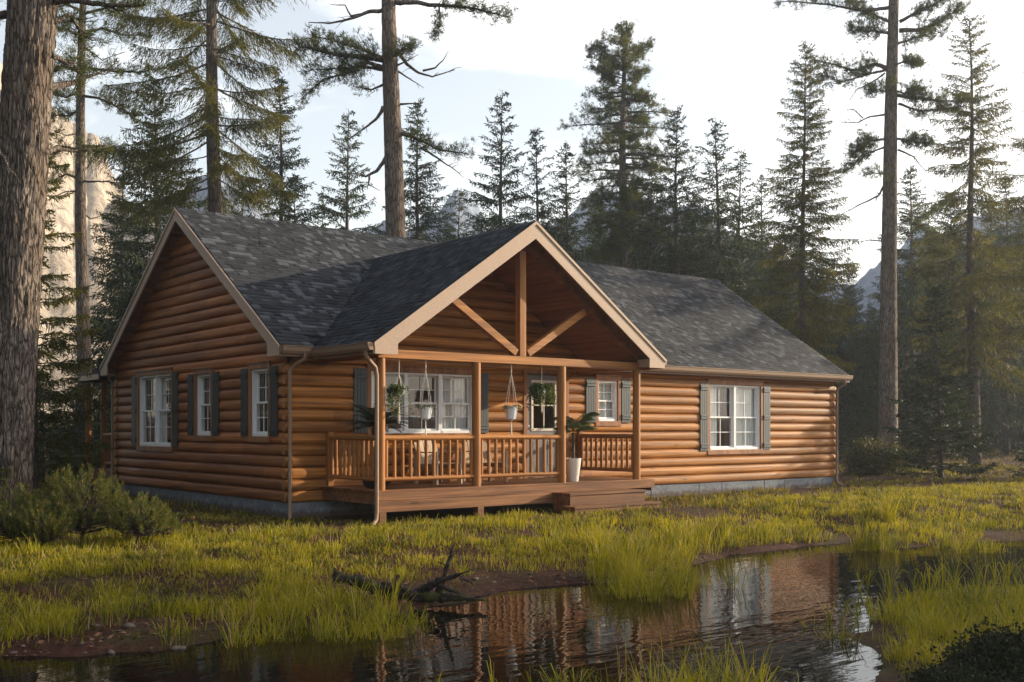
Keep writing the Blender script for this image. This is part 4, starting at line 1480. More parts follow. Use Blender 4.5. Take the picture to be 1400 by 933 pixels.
# ------------------------------------------------------------------ driftwood
def rough_tube(mb, pts, rad, n=12, sub=6, amp=.35, seed=0):
    P, Rr = [], []
    for i in range(len(pts) - 1):
        for k in range(sub):
            f = k / sub
            P.append(Vector(pts[i]).lerp(Vector(pts[i + 1]), f)); Rr.append(rad[i] * (1 - f) + rad[i + 1] * f)
    P.append(Vector(pts[-1])); Rr.append(rad[-1])
    P = [p + Vector((mnoise.noise(p * 3 + Vector((seed, 0, 0))), mnoise.noise(p * 3 + Vector((0, seed, 9))), mnoise.noise(p * 3 + Vector((5, 0, seed))))) * r_ * .9 for p, r_ in zip(P, Rr)]
    b = len(mb.v)
    mb.tube(P, Rr, n)
    for i in range(b, len(mb.v)):
        v = Vector(mb.v[i]); c_ = P[(i - b) // n]
        dd = v - c_
        mb.v[i] = tuple(c_ + dd * (1 + amp * mnoise.noise(Vector((v.x * 9 + seed, v.y * 9, v.z * 9))) + amp * .8 * mnoise.noise(v * 28)))

def P3(px, py, D):
    x_, y_ = spot(px, D)
    return Vector((x_, y_, CAM[2] + (HY - py) / FPX * D))
base = Vector((*gspot(600, 812, -.3), .06))
dw = empty('driftwood', base, 0, 'dark mossy fallen log with an upright broken branch lying at the water edge', 'log')
D0_ = 12.0
mb = MB()
rel_ = lambda a, b, D=D0_: P3(a, b, D - .75) - base
rough_tube(mb, [rel_(455, 792, 12.2), rel_(500, 800, 12.1), rel_(560, 812, 12.0), rel_(610, 817, 11.9), rel_(665, 821, 11.8)], [.05, .07, .062, .042, .008], 22, 14, .7, seed=3)
mb.build('trunk', M['driftwood'], dw, smooth=True, angle=None)
mb = MB()
rough_tube(mb, [rel_(596, 815), rel_(606, 795), rel_(612, 775), rel_(620, 745, 12.1)], [.04, .028, .02, .010], 14, 12, .7, seed=8)
mb.build('branch', M['driftwood'], dw, smooth=True, angle=None)
mb = MB()
rough_tube(mb, [rel_(572, 812), rel_(600, 793, 11.9), rel_(628, 785, 11.85), rel_(632, 796, 11.8)], [.042, .032, .022, .008], 14, 12, .8, seed=12)
mb.build('branch', M['driftwood'], dw, smooth=True, angle=None)
for (a, b, c_, d_, r_) in ((535, 806, 545, 786, .03), (507, 800, 506, 790, .025), (458, 792, 457, 776, .022), (600, 800, 640, 818, .03), (560, 810, 532, 822, .02), (612, 775, 598, 768, .012), (616, 762, 626, 752, .010), (628, 786, 646, 778, .014), (630, 790, 648, 800, .012), (480, 797, 470, 780, .014), (640, 818, 672, 812, .014), (520, 803, 512, 822, .014)):
    mb = MB()
    rough_tube(mb, [rel_(a, b), rel_((a + c_) / 2 + 2, (b + d_) / 2), rel_(c_, d_, 12.0)], [r_, r_ * .7, r_ * .25], 9, 6, .7, seed=a)
    mb.build('snag', M['driftwood'], dw, smooth=True, angle=None)
rel_ = lambda a, b, D=D0_: P3(a, b, D - .25) - base
base = Vector((*gspot(70, 840, -.25), 0))
d2 = empty('fallen_log', base, 0, 'short dark rotten log tilted on the bare soil at the left bank', 'log')
mb = MB()
rough_tube(mb, [rel_(28, 862, 10.6), rel_(55, 838, 10.8), rel_(84, 808, 11.2)], [.075, .07, .05], 12, 7, seed=21)
mb.build('trunk', M['driftwood'], d2, smooth=True, angle=None)
mb = MB()
rough_tube(mb, [rel_(45, 866, 10.5), rel_(62, 845, 10.6), rel_(80, 822, 10.8)], [.014, .016, .010], 7, 5, seed=25)
mb.build('stick', M['bark_grey'], d2, smooth=True, angle=None)
mb = MB()
rough_tube(mb, [rel_(95, 806, 11.6), rel_(104, 792, 11.8), rel_(113, 780, 12.0)], [.04, .045, .03], 10, 5, seed=31)
o = mb.build('tree_stump', M['driftwood'], None, smooth=True, angle=None)
o.location = base
tag(o, 'small broken stump leaning in the grass just above the short rotten log', 'stump')
# ------------------------------------------------------------------ trees
def norm(a): return a / (np.linalg.norm(a, axis=-1, keepdims=True) + 1e-9)

def kites(B, Dn, Ln, Wd, r):
    Dn = norm(Dn)
    s_ = norm(np.cross(Dn, r.normal(size=Dn.shape)))
    V = np.stack([B, B + Dn * (Ln * .45)[:, None] + s_ * Wd[:, None], B + Dn * Ln[:, None], B + Dn * (Ln * .45)[:, None] - s_ * Wd[:, None]], 1)
    return V.reshape(-1, 3)

def spruce(seed, H, Rb, zb, mat, step=.34, nb=6, fine=1.0, droop=.45, hang=.5, r0=None, power=.8, gap=.12, barkm='bark_grey', wdt=1.0, bend=.0, tilt=.35, minb=.0, name='spruce_tree'):
    """trunk and crown meshes of one spruce: whorls of drooping limbs, each with side twigs and hanging sprays"""
    r = np.random.default_rng(seed)
    r0 = r0 or H * .012
    tr = MB()
    bx = lambda z: bend * (z / H) ** 1.5 + .06 * math.sin(z * .5 + seed)
    by = lambda z: .06 * math.cos(z * .43 + seed)
    zz = np.linspace(-.3, H, 18)
    tr.tube([(bx(max(z, 0)), by(z), z) for z in zz], [max(.008, r0 * (1 - max(z, 0) / H) ** .85 + (.25 * r0 * math.exp(-max(z, 0) * 2.5))) for z in zz], 10)
    B, Dn, Ln, Wd = [], [], [], []
    z = zb
    while z < H - .12:
        f = (z - zb) / (H - zb)
        Rl = Rb * ((1 - f) ** power) * (.55 + .45 * min(1, f * 6 + .35)) + minb
        n = max(3, int(round(nb * (1 - .35 * f))))
        a0 = r.uniform(0, 2 * PI)
        for k in range(n):
            if r.random() < gap: continue
            a = a0 + 2 * PI * k / n + r.normal() * .25
            l = Rl * r.uniform(.55, 1.18) + .08
            zs = z + r.uniform(-.4, .4) * step
            h = np.array([math.cos(a), math.sin(a), 0.])
            rise = tilt * (f ** 1.2) * 1.6 - droop * (1 - f) * r.uniform(.6, 1.2)
            w = np.linspace(0, 1, 7)
            pts = np.array([bx(zs), by(zs), zs]) + h * (w * l)[:, None]
            side = np.array([-h[1], h[0], 0])
            pts += side * (math.sin(seed + k) * .12 * l * w ** 2)[:, None]
            pts[:, 2] += l * (rise * w + .22 * w ** 2.5 * (1 - f)) - .04 * np.sin(w * 6 + k)
            tr.tube([tuple(p) for p in pts], [max(.004, (.008 + .009 * l) * (1 - .85 * q)) for q in w], 4, cap=False)
            m_ = max(4, int(l / (.075 * fine)))
            ww = np.linspace(.10 if f > .4 else .22, 1, m_) ** .9
            seg = np.clip((ww * 6).astype(int), 0, 5); fr = ww * 6 - seg
            p = pts[seg] * (1 - fr)[:, None] + pts[seg + 1] * fr[:, None]
            d = norm(pts[seg + 1] - pts[seg])
            # along the limb
            B.append(p); Dn.append(d + r.normal(size=d.shape) * .25); Ln.append(np.full(m_, .17) * r.uniform(.7, 1.3, m_)); Wd.append(np.full(m_, .020))
            for sg in (1, -1):
                tl = np.clip(.50 * l * (1.08 - ww) ** .7 * (.5 + ww * .8), .10, .75) * r.uniform(.5, 1.15, m_)
                td = norm(d * .75 + side * sg * .9 + np.array([0, 0, -1.]) * (hang * (1 - f * .6) * r.uniform(.1, 1.1, m_))[:, None] + r.normal(size=d.shape) * .12)
                nsub = max(2, int(4 / fine))
                for s_ in range(nsub):
                    g = (s_ + .15) / nsub
                    q = p + td * (tl * g)[:, None] + np.array([0, 0, -1.]) * (tl * g * g * .25 * hang)[:, None]
                    B.append(q); Dn.append(td + r.normal(size=d.shape) * .34 + np.array([0, 0, -.25 * hang])); Ln.append(np.clip(tl * .5, .09, .26) * r.uniform(.7, 1.2, m_)); Wd.append(np.full(m_, .019) * r.uniform(.7, 1.4, m_))
            if hang > .6:
                hl = r.uniform(.10, .34, m_) * min(1, l)
                B.append(p); Dn.append(np.array([0, 0, -1.]) + r.normal(size=d.shape) * .18); Ln.append(hl); Wd.append(np.full(m_, .018))
        z += step * r.uniform(.75, 1.25) * (1 - .35 * f)
    # leader
    m_ = 14
    q = np.stack([np.full(m_, bx(H)), np.full(m_, by(H)), np.linspace(H - .9, H, m_)], -1)
    B.append(q); Dn.append(r.normal(size=q.shape) * .8 + np.array([0, 0, .6])); Ln.append(np.full(m_, .13)); Wd.append(np.full(m_, .014))
    V = kites(np.concatenate(B), np.concatenate(Dn), np.concatenate(Ln) * (fine ** .4), np.concatenate(Wd) * wdt * (fine ** .6), r)
    root = empty(name)
    tr.build('trunk', M[barkm], root, smooth=True, fixn=False, angle=None)
    npmesh('crown', V, np.arange(len(V)).reshape(-1, 4), M[mat], root)
    return root

def place(root, px, D, label, group=None, scale=1.0, rz=None, top=None, cat='tree', H=None):
    x, y = spot(px, D)
    z = float(ground_z(x, y))
    if top is not None:
        scale = (CAM[2] + (HY - top) / FPX * D - z) / H
    root.location = (x, y, z - .02)
    root.rotation_euler = (0, 0, rng.uniform(0, 2 * PI) if rz is None else rz)
    root.scale = (scale,) * 3
    tag(root, label, cat, group)
    return root

# prototypes
PR = {}
def proto(key, **kw):
    if key not in PR:
        PR[key] = [spruce(**kw), kw['H'], True]
def spruce_at(key, px, top, D, label, group, rz=None, wide=1.0):
    root, H, first = PR[key]
    if first:
        PR[key][2] = False
        o = root
    else:
        o = copy_tree(root)
    place(o, px, D, label, group, top=top, H=H, rz=rz)
    o.scale = (o.scale[0] * wide, o.scale[1] * wide, o.scale[2])
    return o
proto('thin', seed=1, H=13, Rb=2.5, zb=1.2, mat='spruce', step=.27, nb=6, fine=1.05, droop=.6, hang=1.2, power=.85, gap=.22)
proto('tall', seed=2, H=15, Rb=2.8, zb=1.0, mat='spruce', step=.27, nb=7, fine=1.1, droop=.65, hang=1.2, power=.8, gap=.2)
proto('dense', seed=3, H=14, Rb=3.5, zb=.6, mat='spruce', step=.30, nb=8, fine=1.25, droop=.6, hang=1.1, power=.8, gap=.12)
proto('spare', seed=4, H=12, Rb=2.4, zb=1.5, mat='spruce', step=.34, nb=5, fine=1.05, droop=.65, hang=1.1, power=.82, gap=.26)
proto('small', seed=5, H=5.7, Rb=1.55, zb=.25, mat='spruce', step=.22, nb=7, fine=.9, droop=.18, hang=.35, power=.9, gap=.08, tilt=.2)
G1 = 'spruces rising behind the cabin'
for a in (
    ('dense', 212, 102, 35, 'large dark spruce whose crown stands behind the left gable roof', 1.0),
    ('tall', 382, 100, 40, 'broad spruce above the left half of the main roof ridge'),
    ('thin', 476, 148, 45, 'thin spruce left of the tall pine trunk above the roof ridge'),
    ('spare', 404, 238, 50, 'short thin spruce top just above the ridge between two larger spruces'),
    ('tall', 572, 135, 44, 'spruce half hidden behind the tall pine trunk on its right side'),
    ('spare', 627, 258, 50, 'smallest spruce, standing right of the tall pine trunk in front of the grey peak'),
    ('thin', 686, 122, 43, 'slender spruce with a long bare tip, first left of the porch gable peak'),
    ('spare', 733, 176, 45, 'sparse spruce directly above the porch gable peak'),
    ('thin', 776, 192, 47, 'spruce between the porch gable peak and the large bushy pine'),
    ('tall', 926, 145, 45, 'spruce just right of the large bushy pine'),
    ('thin', 981, 160, 46, 'pointed spruce above the right part of the roof ridge, tallest of its cluster', 1.15),
    ('spare', 1012, 205, 51, 'slim spruce second in the cluster above the right end of the roof'),
    ('thin', 1043, 236, 53, 'slim spruce nearest the sunlit narrow conifer above the right end of the roof'),
    ('dense', 1160, 352, 58, 'hazy spruce standing alone against the bright gap right of the roof', .85),
    ('tall', 1246, 226, 52, 'spruce directly behind the tall reddish pine trunk, on its right', 1.2),
    ('dense', 1300, 262, 58, 'dim wide spruce between the pine trunk and the slender conifer on the right'),
    ('tall', 1376, 240, 50, 'dim spruce near the right edge behind the drooping boughs', 1.2),
    ('dense', 890, 232, 50, 'dark broad spruce at the right foot of the large bushy pine'),
    ('dense', 822, 268, 52, 'dark broad spruce at the left foot of the large bushy pine'),
    ('dense', 950, 262, 54, 'dark broad spruce filling the space below the pointed spruce'),
    ('tall', 1062, 330, 52, 'dark spruce behind the roof slope at its right end', 1.3),
    ('dense', 1010, 320, 50, 'dark spruce low behind the right part of the ridge', 1.1),
    ('thin', 332, 232, 46, 'spruce just right of the bare lower trunk above the gable'),
    ('tall', 168, 205, 44, 'dark spruce between the thin pine and the gable roof'),
    ('dense', 1195, 420, 62, 'hazy low spruce immediately left of the reddish pine trunk'),
    ('spare', 440, 262, 54, 'tiny spruce top beside the roof ridge left of the tall pine'),
    ('dense', 660, 290, 56, 'low dark spruce close behind the left slope of the porch roof'),
    ('dense', 740, 280, 56, 'low dark spruce crown closing the gap behind the porch gable peak'),
    ('tall', 1268, 310, 64, 'dim spruce just right of the tall reddish pine, lower than the one behind it', 1.2),
    ('dense', 1325, 335, 66, 'dim broad spruce low behind the slender drooping conifer', 1.1),
    ('dense', 1392, 300, 62, 'broad dim spruce cut by the right edge of the picture', 1.1),
    ('dense', 1110, 400, 50, 'dark spruce low behind the foot of the narrow sunlit conifer', 1.1),
    ('dense', 300, 300, 56, 'low dark spruce at the bare trunk above the gable'),
):
    spruce_at(a[0], a[1], a[2], a[3], a[4], G1, wide=(a[5] if len(a) > 5 else 1.0) * 1.05)
# far dim wood: individuals that nothing tells apart
r_ = np.random.default_rng(99)
keys = ['dense', 'tall', 'dense', 'tall', 'thin']
i = 0
for row, (D_, t0) in enumerate(((62, 430), (72, 405), (82, 385), (94, 370))):
    for px in np.linspace(1075, 1540, 11):
        spruce_at(keys[i % 5], px + r_.uniform(-22, 22), t0 + r_.uniform(-45, 40) - (40 if px > 1230 else -25) - (40 if px > 1330 else 0), D_ + r_.uniform(-4, 4), 'one of the dim hazy spruces in the far wood right of the cabin', 'far spruces right of the cabin', wide=1.2); i += 1
for row, (D_, t0) in enumerate(((57, 325), (66, 318), (75, 310))):
    for px in np.linspace(560, 1085, 11):
        spruce_at(keys[i % 5], px + r_.uniform(-16, 16), t0 + r_.uniform(-35, 15), D_ + r_.uniform(-4, 4), 'one of the dark spruces massed low behind the cabin roof', 'spruces massed behind the roof', wide=1.2); i += 1
for px, t_, D_ in ((-40, 240, 40), (5, 330, 44), (140, 520, 36), (185, 430, 42), (75, 540, 52), (110, 540, 56), (-80, 300, 36)):
    spruce_at(keys[i % 5], px, t_, D_, 'one of the dark spruces massed left of the cabin', 'spruces massed left of the cabin', wide=1.15); i += 1
for px, t_, D_ in ((62, 505, 27), (112, 540, 31), (158, 560, 34), (30, 520, 30)):
    spruce_at('small', px, t_, D_, 'one of the low bushy young spruces between the big left trunk and the gable', 'young spruces left of the cabin', wide=1.4)
spruce_at('small', 1283, 383, 31, 'young dark spruce with boughs to the ground, before the hazy wood right of the cabin', None, wide=1.05)
spruce_at('small', 1440, 470, 30, 'young spruce cut off by the right edge of the picture', None, wide=1.2)

o = spruce(21, 19, 2.6, 4.6, 'spruce_warm', step=.30, nb=7, fine=.85, droop=.7, hang=1.2, r0=.19, power=.62, gap=.28, bend=.3, name='conifer_tree')
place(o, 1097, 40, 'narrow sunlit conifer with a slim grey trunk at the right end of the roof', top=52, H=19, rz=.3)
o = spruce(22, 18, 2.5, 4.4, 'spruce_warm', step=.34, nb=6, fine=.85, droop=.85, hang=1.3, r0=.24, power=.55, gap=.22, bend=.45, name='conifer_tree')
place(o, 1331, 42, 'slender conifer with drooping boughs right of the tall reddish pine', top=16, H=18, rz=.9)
o = spruce(23, 18, 3.9, 5.6, 'spruce_warm', step=.5, nb=6, fine=.7, droop=.55, hang=1.1, wdt=.75, r0=.2, power=.6, gap=.2, name='larch_tree')
place(o, 1500, 35, 'larch whose sunlit drooping boughs reach in from the right edge', rz=.6)
o = spruce(24, 8.6, 1.5, .8, 'spruce_warm', step=.36, nb=6, fine=.7, droop=.3, hang=.8, r0=.13, power=.7, gap=.2, name='spruce_tree')
place(o, 48, 23, 'sunlit spruce boughs showing behind the big left trunk', rz=.6)
o = spruce(25, 26, 3.1, 8.3, 'spruce_warm', step=.62, nb=6, fine=.48, droop=.6, hang=1.3, wdt=.72, r0=.26, power=.45, gap=.18, bend=-.9, barkm='bark_pine', name='larch_tree')
place(o, 304, 30, 'tall larch with long drooping golden boughs and a bare lower trunk above the gable', rz=R(-39))
o = spruce(26, 3.4, 1.7, .3, 'spruce_warm', step=.3, nb=5, fine=.8, droop=.4, hang=.8, r0=.2, power=.6, gap=.2, name='spruce_tree')
place(o, -150, 15.5, 'low young spruce beyond the left edge, beside the big trunk foot', rz=.2)

# unseen spruces added beyond the frame to darken the left wall and near bank
for k, (x, y) in enumerate(((-9, 3), (-13, 9), (-8.5, 12), (-15, 1), (-17, 15), (-20, 6), (-12, 17), (-15, -6), (-22, -3), (-19, -12), (-24, 10), (-13, 24),
                            (20, -15.2), (25, -19))):  # this pair is added to cast shade on the near left bank
    root, H, first = PR[keys[k % 4]]
    o = copy_tree(root)
    o.location = (x, y, float(ground_z(x, y)))
    o.rotation_euler = (0, 0, k * 1.3)
    sc_ = 1.0 + .25 * math.sin(k * 2.1)
    o.scale = (sc_ * 1.25, sc_ * 1.25, sc_)
    tag(o, 'one of the unseen spruces added beyond the picture edges to shade the scene', 'tree', 'unseen shading spruces')

# ---- pines with limbs placed one by one
class Pine:
    def __init__(s, px, D, trunk, seed, needle=.13, rad=1.0):
        s.D, s.r = D, np.random.default_rng(seed)
        x, y = spot(px, D)
        s.base = np.array([x, y, float(ground_z(x, y))])
        s.px = px
        s.path = [(s.to3(a, b), w / FPX * D / 2 * rad) for a, b, w in trunk]
        s.tr = MB()
        s.B, s.Dn, s.Ln, s.Wd = [], [], [], []
        s.needle = needle
        s.seed = seed

    def to3(s, px, py, dd=0.0):
        D = s.D + dd
        p = np.array([*spot(px, D), CAM[2] + (HY - py) / FPX * D])
        return p - s.base

    def trunk(s, n=14, rough=.0, sub=6):
        P, Rr = [], []
        path = s.path
        for i in range(len(path) - 1):
            for k in range(sub):
                f = k / sub
                P.append(path[i][0] * (1 - f) + path[i + 1][0] * f); Rr.append(path[i][1] * (1 - f) + path[i + 1][1] * f)
        P.append(path[-1][0]); Rr.append(path[-1][1])
        b = len(s.tr.v)
        s.tr.tube(P, Rr, n)
        if rough:
            for i in range(b, len(s.tr.v)):
                v = Vector(s.tr.v[i]); c_ = Vector(P[(i - b) // n]); d_ = v - c_
                a = math.atan2(d_.y, d_.x)
                q = Vector((math.cos(a) * 7, math.sin(a) * 7, v.z * 1.6 + s.seed))
                e = mnoise.ridged_multi_fractal(q, 1.0, 2.1, 4, 1.0, 2.0) * .5 - .5
                s.tr.v[i] = tuple(c_ + d_ * (1 + rough * e * 2 + rough * .5 * mnoise.noise(q * 6)))

    def tuft(s, p, d, n=13, L_=None, w=None):
        L_ = L_ or s.needle
        w = w or (.0022 + .00013 * s.D)
        dd = s.r.normal(size=(n, 3)) * .75 + d
        s.B.append(np.tile(p, (n, 1)) + s.r.normal(size=(n, 3)) * .02); s.Dn.append(dd)
        s.Ln.append(np.full(n, L_) * s.r.uniform(.6, 1.15, n)); s.Wd.append(np.full(n, w) * s.r.uniform(.8, 1.3, n))

    def limb(s, pts, r0, fol=0.0, start=.25, sub=10, spread=.55, up=.12, nt=7, jag=.05, flat=.35):
        """pts: world-space polyline in tree coordinates"""
        r = s.r
        P = []
        for i in range(len(pts) - 1):
            for k in range(5):
                f = k / 5
                P.append(pts[i] * (1 - f) + pts[i + 1] * f)
        P.append(pts[-1])
        P = np.array(P)
        L_ = np.linalg.norm(P[-1] - P[0])
        w = np.linspace(0, 1, len(P))
        P[1:] += np.cumsum(r.normal(size=(len(P) - 1, 3)) * jag * L_ / 7, 0) * .7
        rad = [max(.006, r0 * (1 - .82 * q)) for q in w]
        s.tr.tube([tuple(p) for p in P], rad, 7)
        def at(f):
            x = f * (len(P) - 1); i = min(int(x), len(P) - 2); g = x - i
            return P[i] * (1 - g) + P[i + 1] * g, norm(P[i + 1] - P[i])
        # dead twigs
        for k in range(sub if fol <= 0 else sub // 3):
            f = r.uniform(.25, .95); p, d = at(f)
            e = norm(d * .7 + r.normal(size=3) * .6) * L_ * r.uniform(.08, .28)
            m_ = p + e * .55 + np.array([0, 0, .1 * L_ * .2])
            s.tr.tube([tuple(p), tuple(m_), tuple(p + e)], [rad[0] * .25 * (1 - f * .5) + .004, .007, .004], 4)
        if fol <= 0: return
        n = int(sub * fol * 1.9)
        for k in range(n):
            f = start + (1 - start) * (k + r.uniform(0, 1)) / n
            p, d = at(min(f, .999))
            side = norm(np.cross(d, [0, 0, 1.])) * (1 if r.random() < .5 else -1)
            l_ = spread * (1.15 - .55 * f) * r.uniform(.4, 1.15)
            e = norm(d * r.uniform(.25, .9) + side * r.uniform(.3, 1.0) + np.array([0, 0, up + r.normal() * flat])) * l_
            q1 = p + e * .5 + np.array([0, 0, -.03]); q2 = p + e + np.array([0, 0, .06])
            s.tr.tube([tuple(p), tuple(q1), tuple(q2)], [.013, .009, .005], 4, cap=False)
            for j in range(nt):
                g = .25 + .75 * j / (nt - 1)
                c_ = p + (q1 - p) * min(1, g * 2) if g < .5 else q1 + (q2 - q1) * (g * 2 - 1)
                t2 = r.normal(size=3) * .10 * (1 - g * .3)
                s.tuft(c_ + t2, norm(e) * .8 + np.array([0, 0, .55]))
        p, d = at(.999)
        for _ in range(3): s.tuft(p + r.normal(size=3) * .05, d)

    def limb_px(s, lst, r0, fol=0.0, dd=0.0, **kw):
        n = len(lst)
        pts = [s.to3(a, b, dd * k / (n - 1)) for k, (a, b) in enumerate(lst)]
        s.limb(pts, r0, fol, **kw)

    def done(s, label, mat='pine', barkm='bark_pine', group=None):
        root = empty('pine_tree', tuple(s.base), 0, label, 'tree', group)
        s.tr.build('trunk', M[barkm], root, smooth=True, fixn=False, angle=None)
        if s.B:
            V = kites(np.concatenate(s.B), np.concatenate(s.Dn), np.concatenate(s.Ln), np.concatenate(s.Wd), s.r)
            npmesh('crown', V, np.arange(len(V)).reshape(-1, 4), M[mat], root)
        return root

# the big trunk in the left foreground
t = Pine(6, 17, [(4, 745, 84), (5, 690, 66), (14, 500, 62), (26, 300, 62), (45, 0, 60), (62, -260, 52), (75, -500, 40), (80, -800, 16)], 3)
t.trunk(n=130, rough=.125, sub=48)
t.limb_px([(60, 122), (82, 116), (104, 110), (150, 96)], .075, .8, dd=1.2, start=.35, sub=9, spread=.5)
t.limb_px([(60, 210), (80, 202), (105, 206), (150, 200)], .05, .35, dd=1.0, start=.55, sub=8, spread=.35)
t.limb_px([(74, 2), (110, 0), (150, 6), (200, 4)], .07, .7, dd=-.5, start=.5, sub=9, spread=.4)
t.limb_px([(72, 30), (95, 20), (110, 40), (112, 62)], .05, 1.0, dd=1, start=.2, sub=9, spread=.5)
t.limb_px([(70, 75), (90, 85), (100, 88), (108, 95)], .05, .8, dd=1, start=.2, sub=8, spread=.5)
t.limb_px([(8, 190), (-4, 200), (8, 216), (16, 236)], .035, 0, dd=-1.2, sub=1)
t.limb_px([(8, 20), (-20, 30), (-60, 10)], .07, 1.0, dd=.8, sub=9)
t.done('massive pine trunk with plated reddish grey bark at the left edge of the picture')
# second pine on the left
t = Pine(118, 32, [(118, 660, 24), (117, 560, 20), (110, 300, 15), (110, 150, 12), (112, 40, 10), (116, -60, 6), (118, -110, 2)], 4, .14)
t.trunk()
for (lst, f) in (([(112, 45), (140, 40), (170, 50), (205, 52)], 1.2), ([(112, 50), (90, 40), (70, 45)], 1.0), ([(112, 20), (150, 10), (185, 22)], 1.0), ([(112, 15), (85, 5), (60, 20)], 1),
                 ([(112, 92), (150, 96), (190, 100), (215, 95)], 1.2), ([(110, 100), (90, 92), (68, 98)], .9), ([(110, 130), (135, 135), (165, 150), (182, 158)], 1.2), ([(110, 150), (92, 160), (66, 158)], 1.0),
                 ([(110, 125), (90, 135), (70, 130)], .7), ([(110, 200), (140, 200), (165, 205)], .45), ([(110, 205), (85, 200), (64, 222)], .5), ([(112, -20), (140, -30), (170, -20)], 1.1), ([(112, -20), (90, -40), (60, -25)], 1.1),
                 ([(108, 245), (92, 238), (72, 246)], .6)):
    t.limb_px(lst, .05, f, dd=t.r.uniform(-1.5, 1.5), sub=10, spread=.62, start=.25)
for lst in ([(112, 248), (135, 248), (160, 250), (185, 248)], [(108, 262), (90, 262), (60, 275)], [(112, 235), (125, 225), (118, 212)], [(112, 290), (125, 300), (140, 296)], [(110, 182), (90, 185), (64, 175)], [(113, 62), (125, 72), (140, 82), (170, 70)]):
    t.limb_px(lst, .035, 0, dd=t.r.uniform(-1, 1), sub=4)
t.done('pine with flat dark foliage layers between the big left trunk and the gable')
# the tall pine rising behind the roof
t = Pine(543, 28, [(547, 700, 40), (545, 560, 32), (541, 320, 27), (537, 180, 24), (533, 80, 21), (531, 0, 19), (528, -150, 15), (524, -330, 8), (522, -420, 3)], 5, .13)
t.trunk(n=40, rough=.05, sub=16)
t.limb_px([(528, 82), (500, 78), (460, 72), (412, 62)], .10, 1.7, dd=-.6, sub=13, spread=.62, start=.12, nt=8)
t.limb_px([(530, 84), (505, 70), (470, 60), (430, 48)], .06, 1.3, dd=.8, sub=12, spread=.55, start=.2)
t.limb_px([(535, 80), (550, 68), (562, 66)], .05, 1.2, dd=-.8, sub=9, spread=.38, start=.0)
t.limb_px([(530, 95), (500, 85), (480, 100), (440, 112), (408, 138)], .06, 1.3, dd=-.5, sub=12, spread=.5, start=.25, up=-.1)
t.limb_px([(525, 96), (500, 92), (470, 92), (425, 96)], .05, 1.2, dd=.5, sub=12, spread=.5, start=.3, up=-.15)
t.limb_px([(524, 116), (508, 123), (488, 120)], .035, .5, sub=6, spread=.25, start=.4)
t.limb_px([(526, 14), (505, 16), (485, 24), (452, 30), (425, 29)], .06, 0, sub=4)
t.limb_px([(496, 20), (480, 22), (472, 8), (452, 7)], .035, 0, sub=1)
t.limb_px([(542, 68), (556, 88), (572, 100), (590, 106), (622, 97)], .055, 0, sub=4, jag=.02)
t.limb_px([(578, 97), (596, 92), (606, 82), (613, 70)], .03, 0, sub=2)
t.limb_px([(542, 90), (555, 84), (572, 75)], .03, 0, sub=1)
t.limb_px([(541, 96), (560, 108), (580, 120)], .03, 0, sub=2)
t.limb_px([(544, 143), (560, 142), (575, 141)], .035, 0, sub=1, jag=.01)
t.limb_px([(524, 146), (518, 162), (500, 176), (470, 196)], .055, .25, sub=6, spread=.3, start=.7)
t.limb_px([(528, 215), (515, 234), (500, 240), (484, 236)], .06, 0, sub=2)
t.limb_px([(505, 240), (503, 252), (520, 262)], .03, 0, sub=2)
t.limb_px([(541, 3), (570, 2), (610, 5), (650, 10), (695, 22)], .075, 1.4, dd=-.6, sub=13, spread=.5, start=.4)
t.limb_px([(600, 5), (602, 30), (596, 48)], .03, 1.0, sub=7, spread=.3, start=.1, up=-.2)
t.limb_px([(545, 182), (570, 190), (600, 205), (640, 210)], .06, 1.1, dd=-.5, sub=11, spread=.42, start=.12)
t.limb_px([(575, 202), (595, 215), (615, 228), (633, 244)], .035, 0, sub=4)
t.limb_px([(546, 310), (556, 312), (570, 306)], .03, 0, sub=2)
for k in range(14):
    y_ = -40 - k * 24; sg = 1 if k % 2 else -1
    t.limb_px([(530, y_), (530 + sg * 60, y_ - 8), (530 + sg * (110 - k * 4), y_ + 5)], .06, 1.2, dd=t.r.uniform(-1.8, 1.8), sub=10, spread=.6)
t.done('tall pine with a thick bare trunk and dead branches rising behind the roof ridge')
# bushy pine behind the roof
t = Pine(852, 45, [(851, 640, 17), (852, 360, 12), (851, 200, 9), (853, 110, 6), (856, 45, 3), (857, 28, 1.5)], 6, .17)
t.trunk()
pr = [(30, 5), (45, 18), (62, 34), (100, 54), (150, 78), (190, 88), (215, 92), (240, 70), (280, 58), (320, 60), (352, 42)]
for k in range(104):
    y_ = 42 + (352 - 42) * (k / 103) ** .95
    hw = np.interp(y_, [a for a, b in pr], [b for a, b in pr]) * t.r.uniform(.4, 1.2)
    a = t.r.uniform(0, 2 * PI)
    ox, od = math.cos(a) * hw, math.sin(a) * hw / FPX * 45 * 1.0
    upk = -6 if y_ < 75 else (-14 if y_ < 120 else 4)
    t.limb([t.to3(853, y_), t.to3(853 + ox * .5, y_ + upk * .3, od * .5), t.to3(853 + ox, y_ + upk, od)], .03 + .02 * (y_ > 120), 1.15, start=.18, sub=8 if y_ > 75 else 4, spread=.30 + .0055 * hw, nt=5, up=.2)
t.done('large bushy pine standing alone above the right half of the roof ridge', barkm='bark_pine')
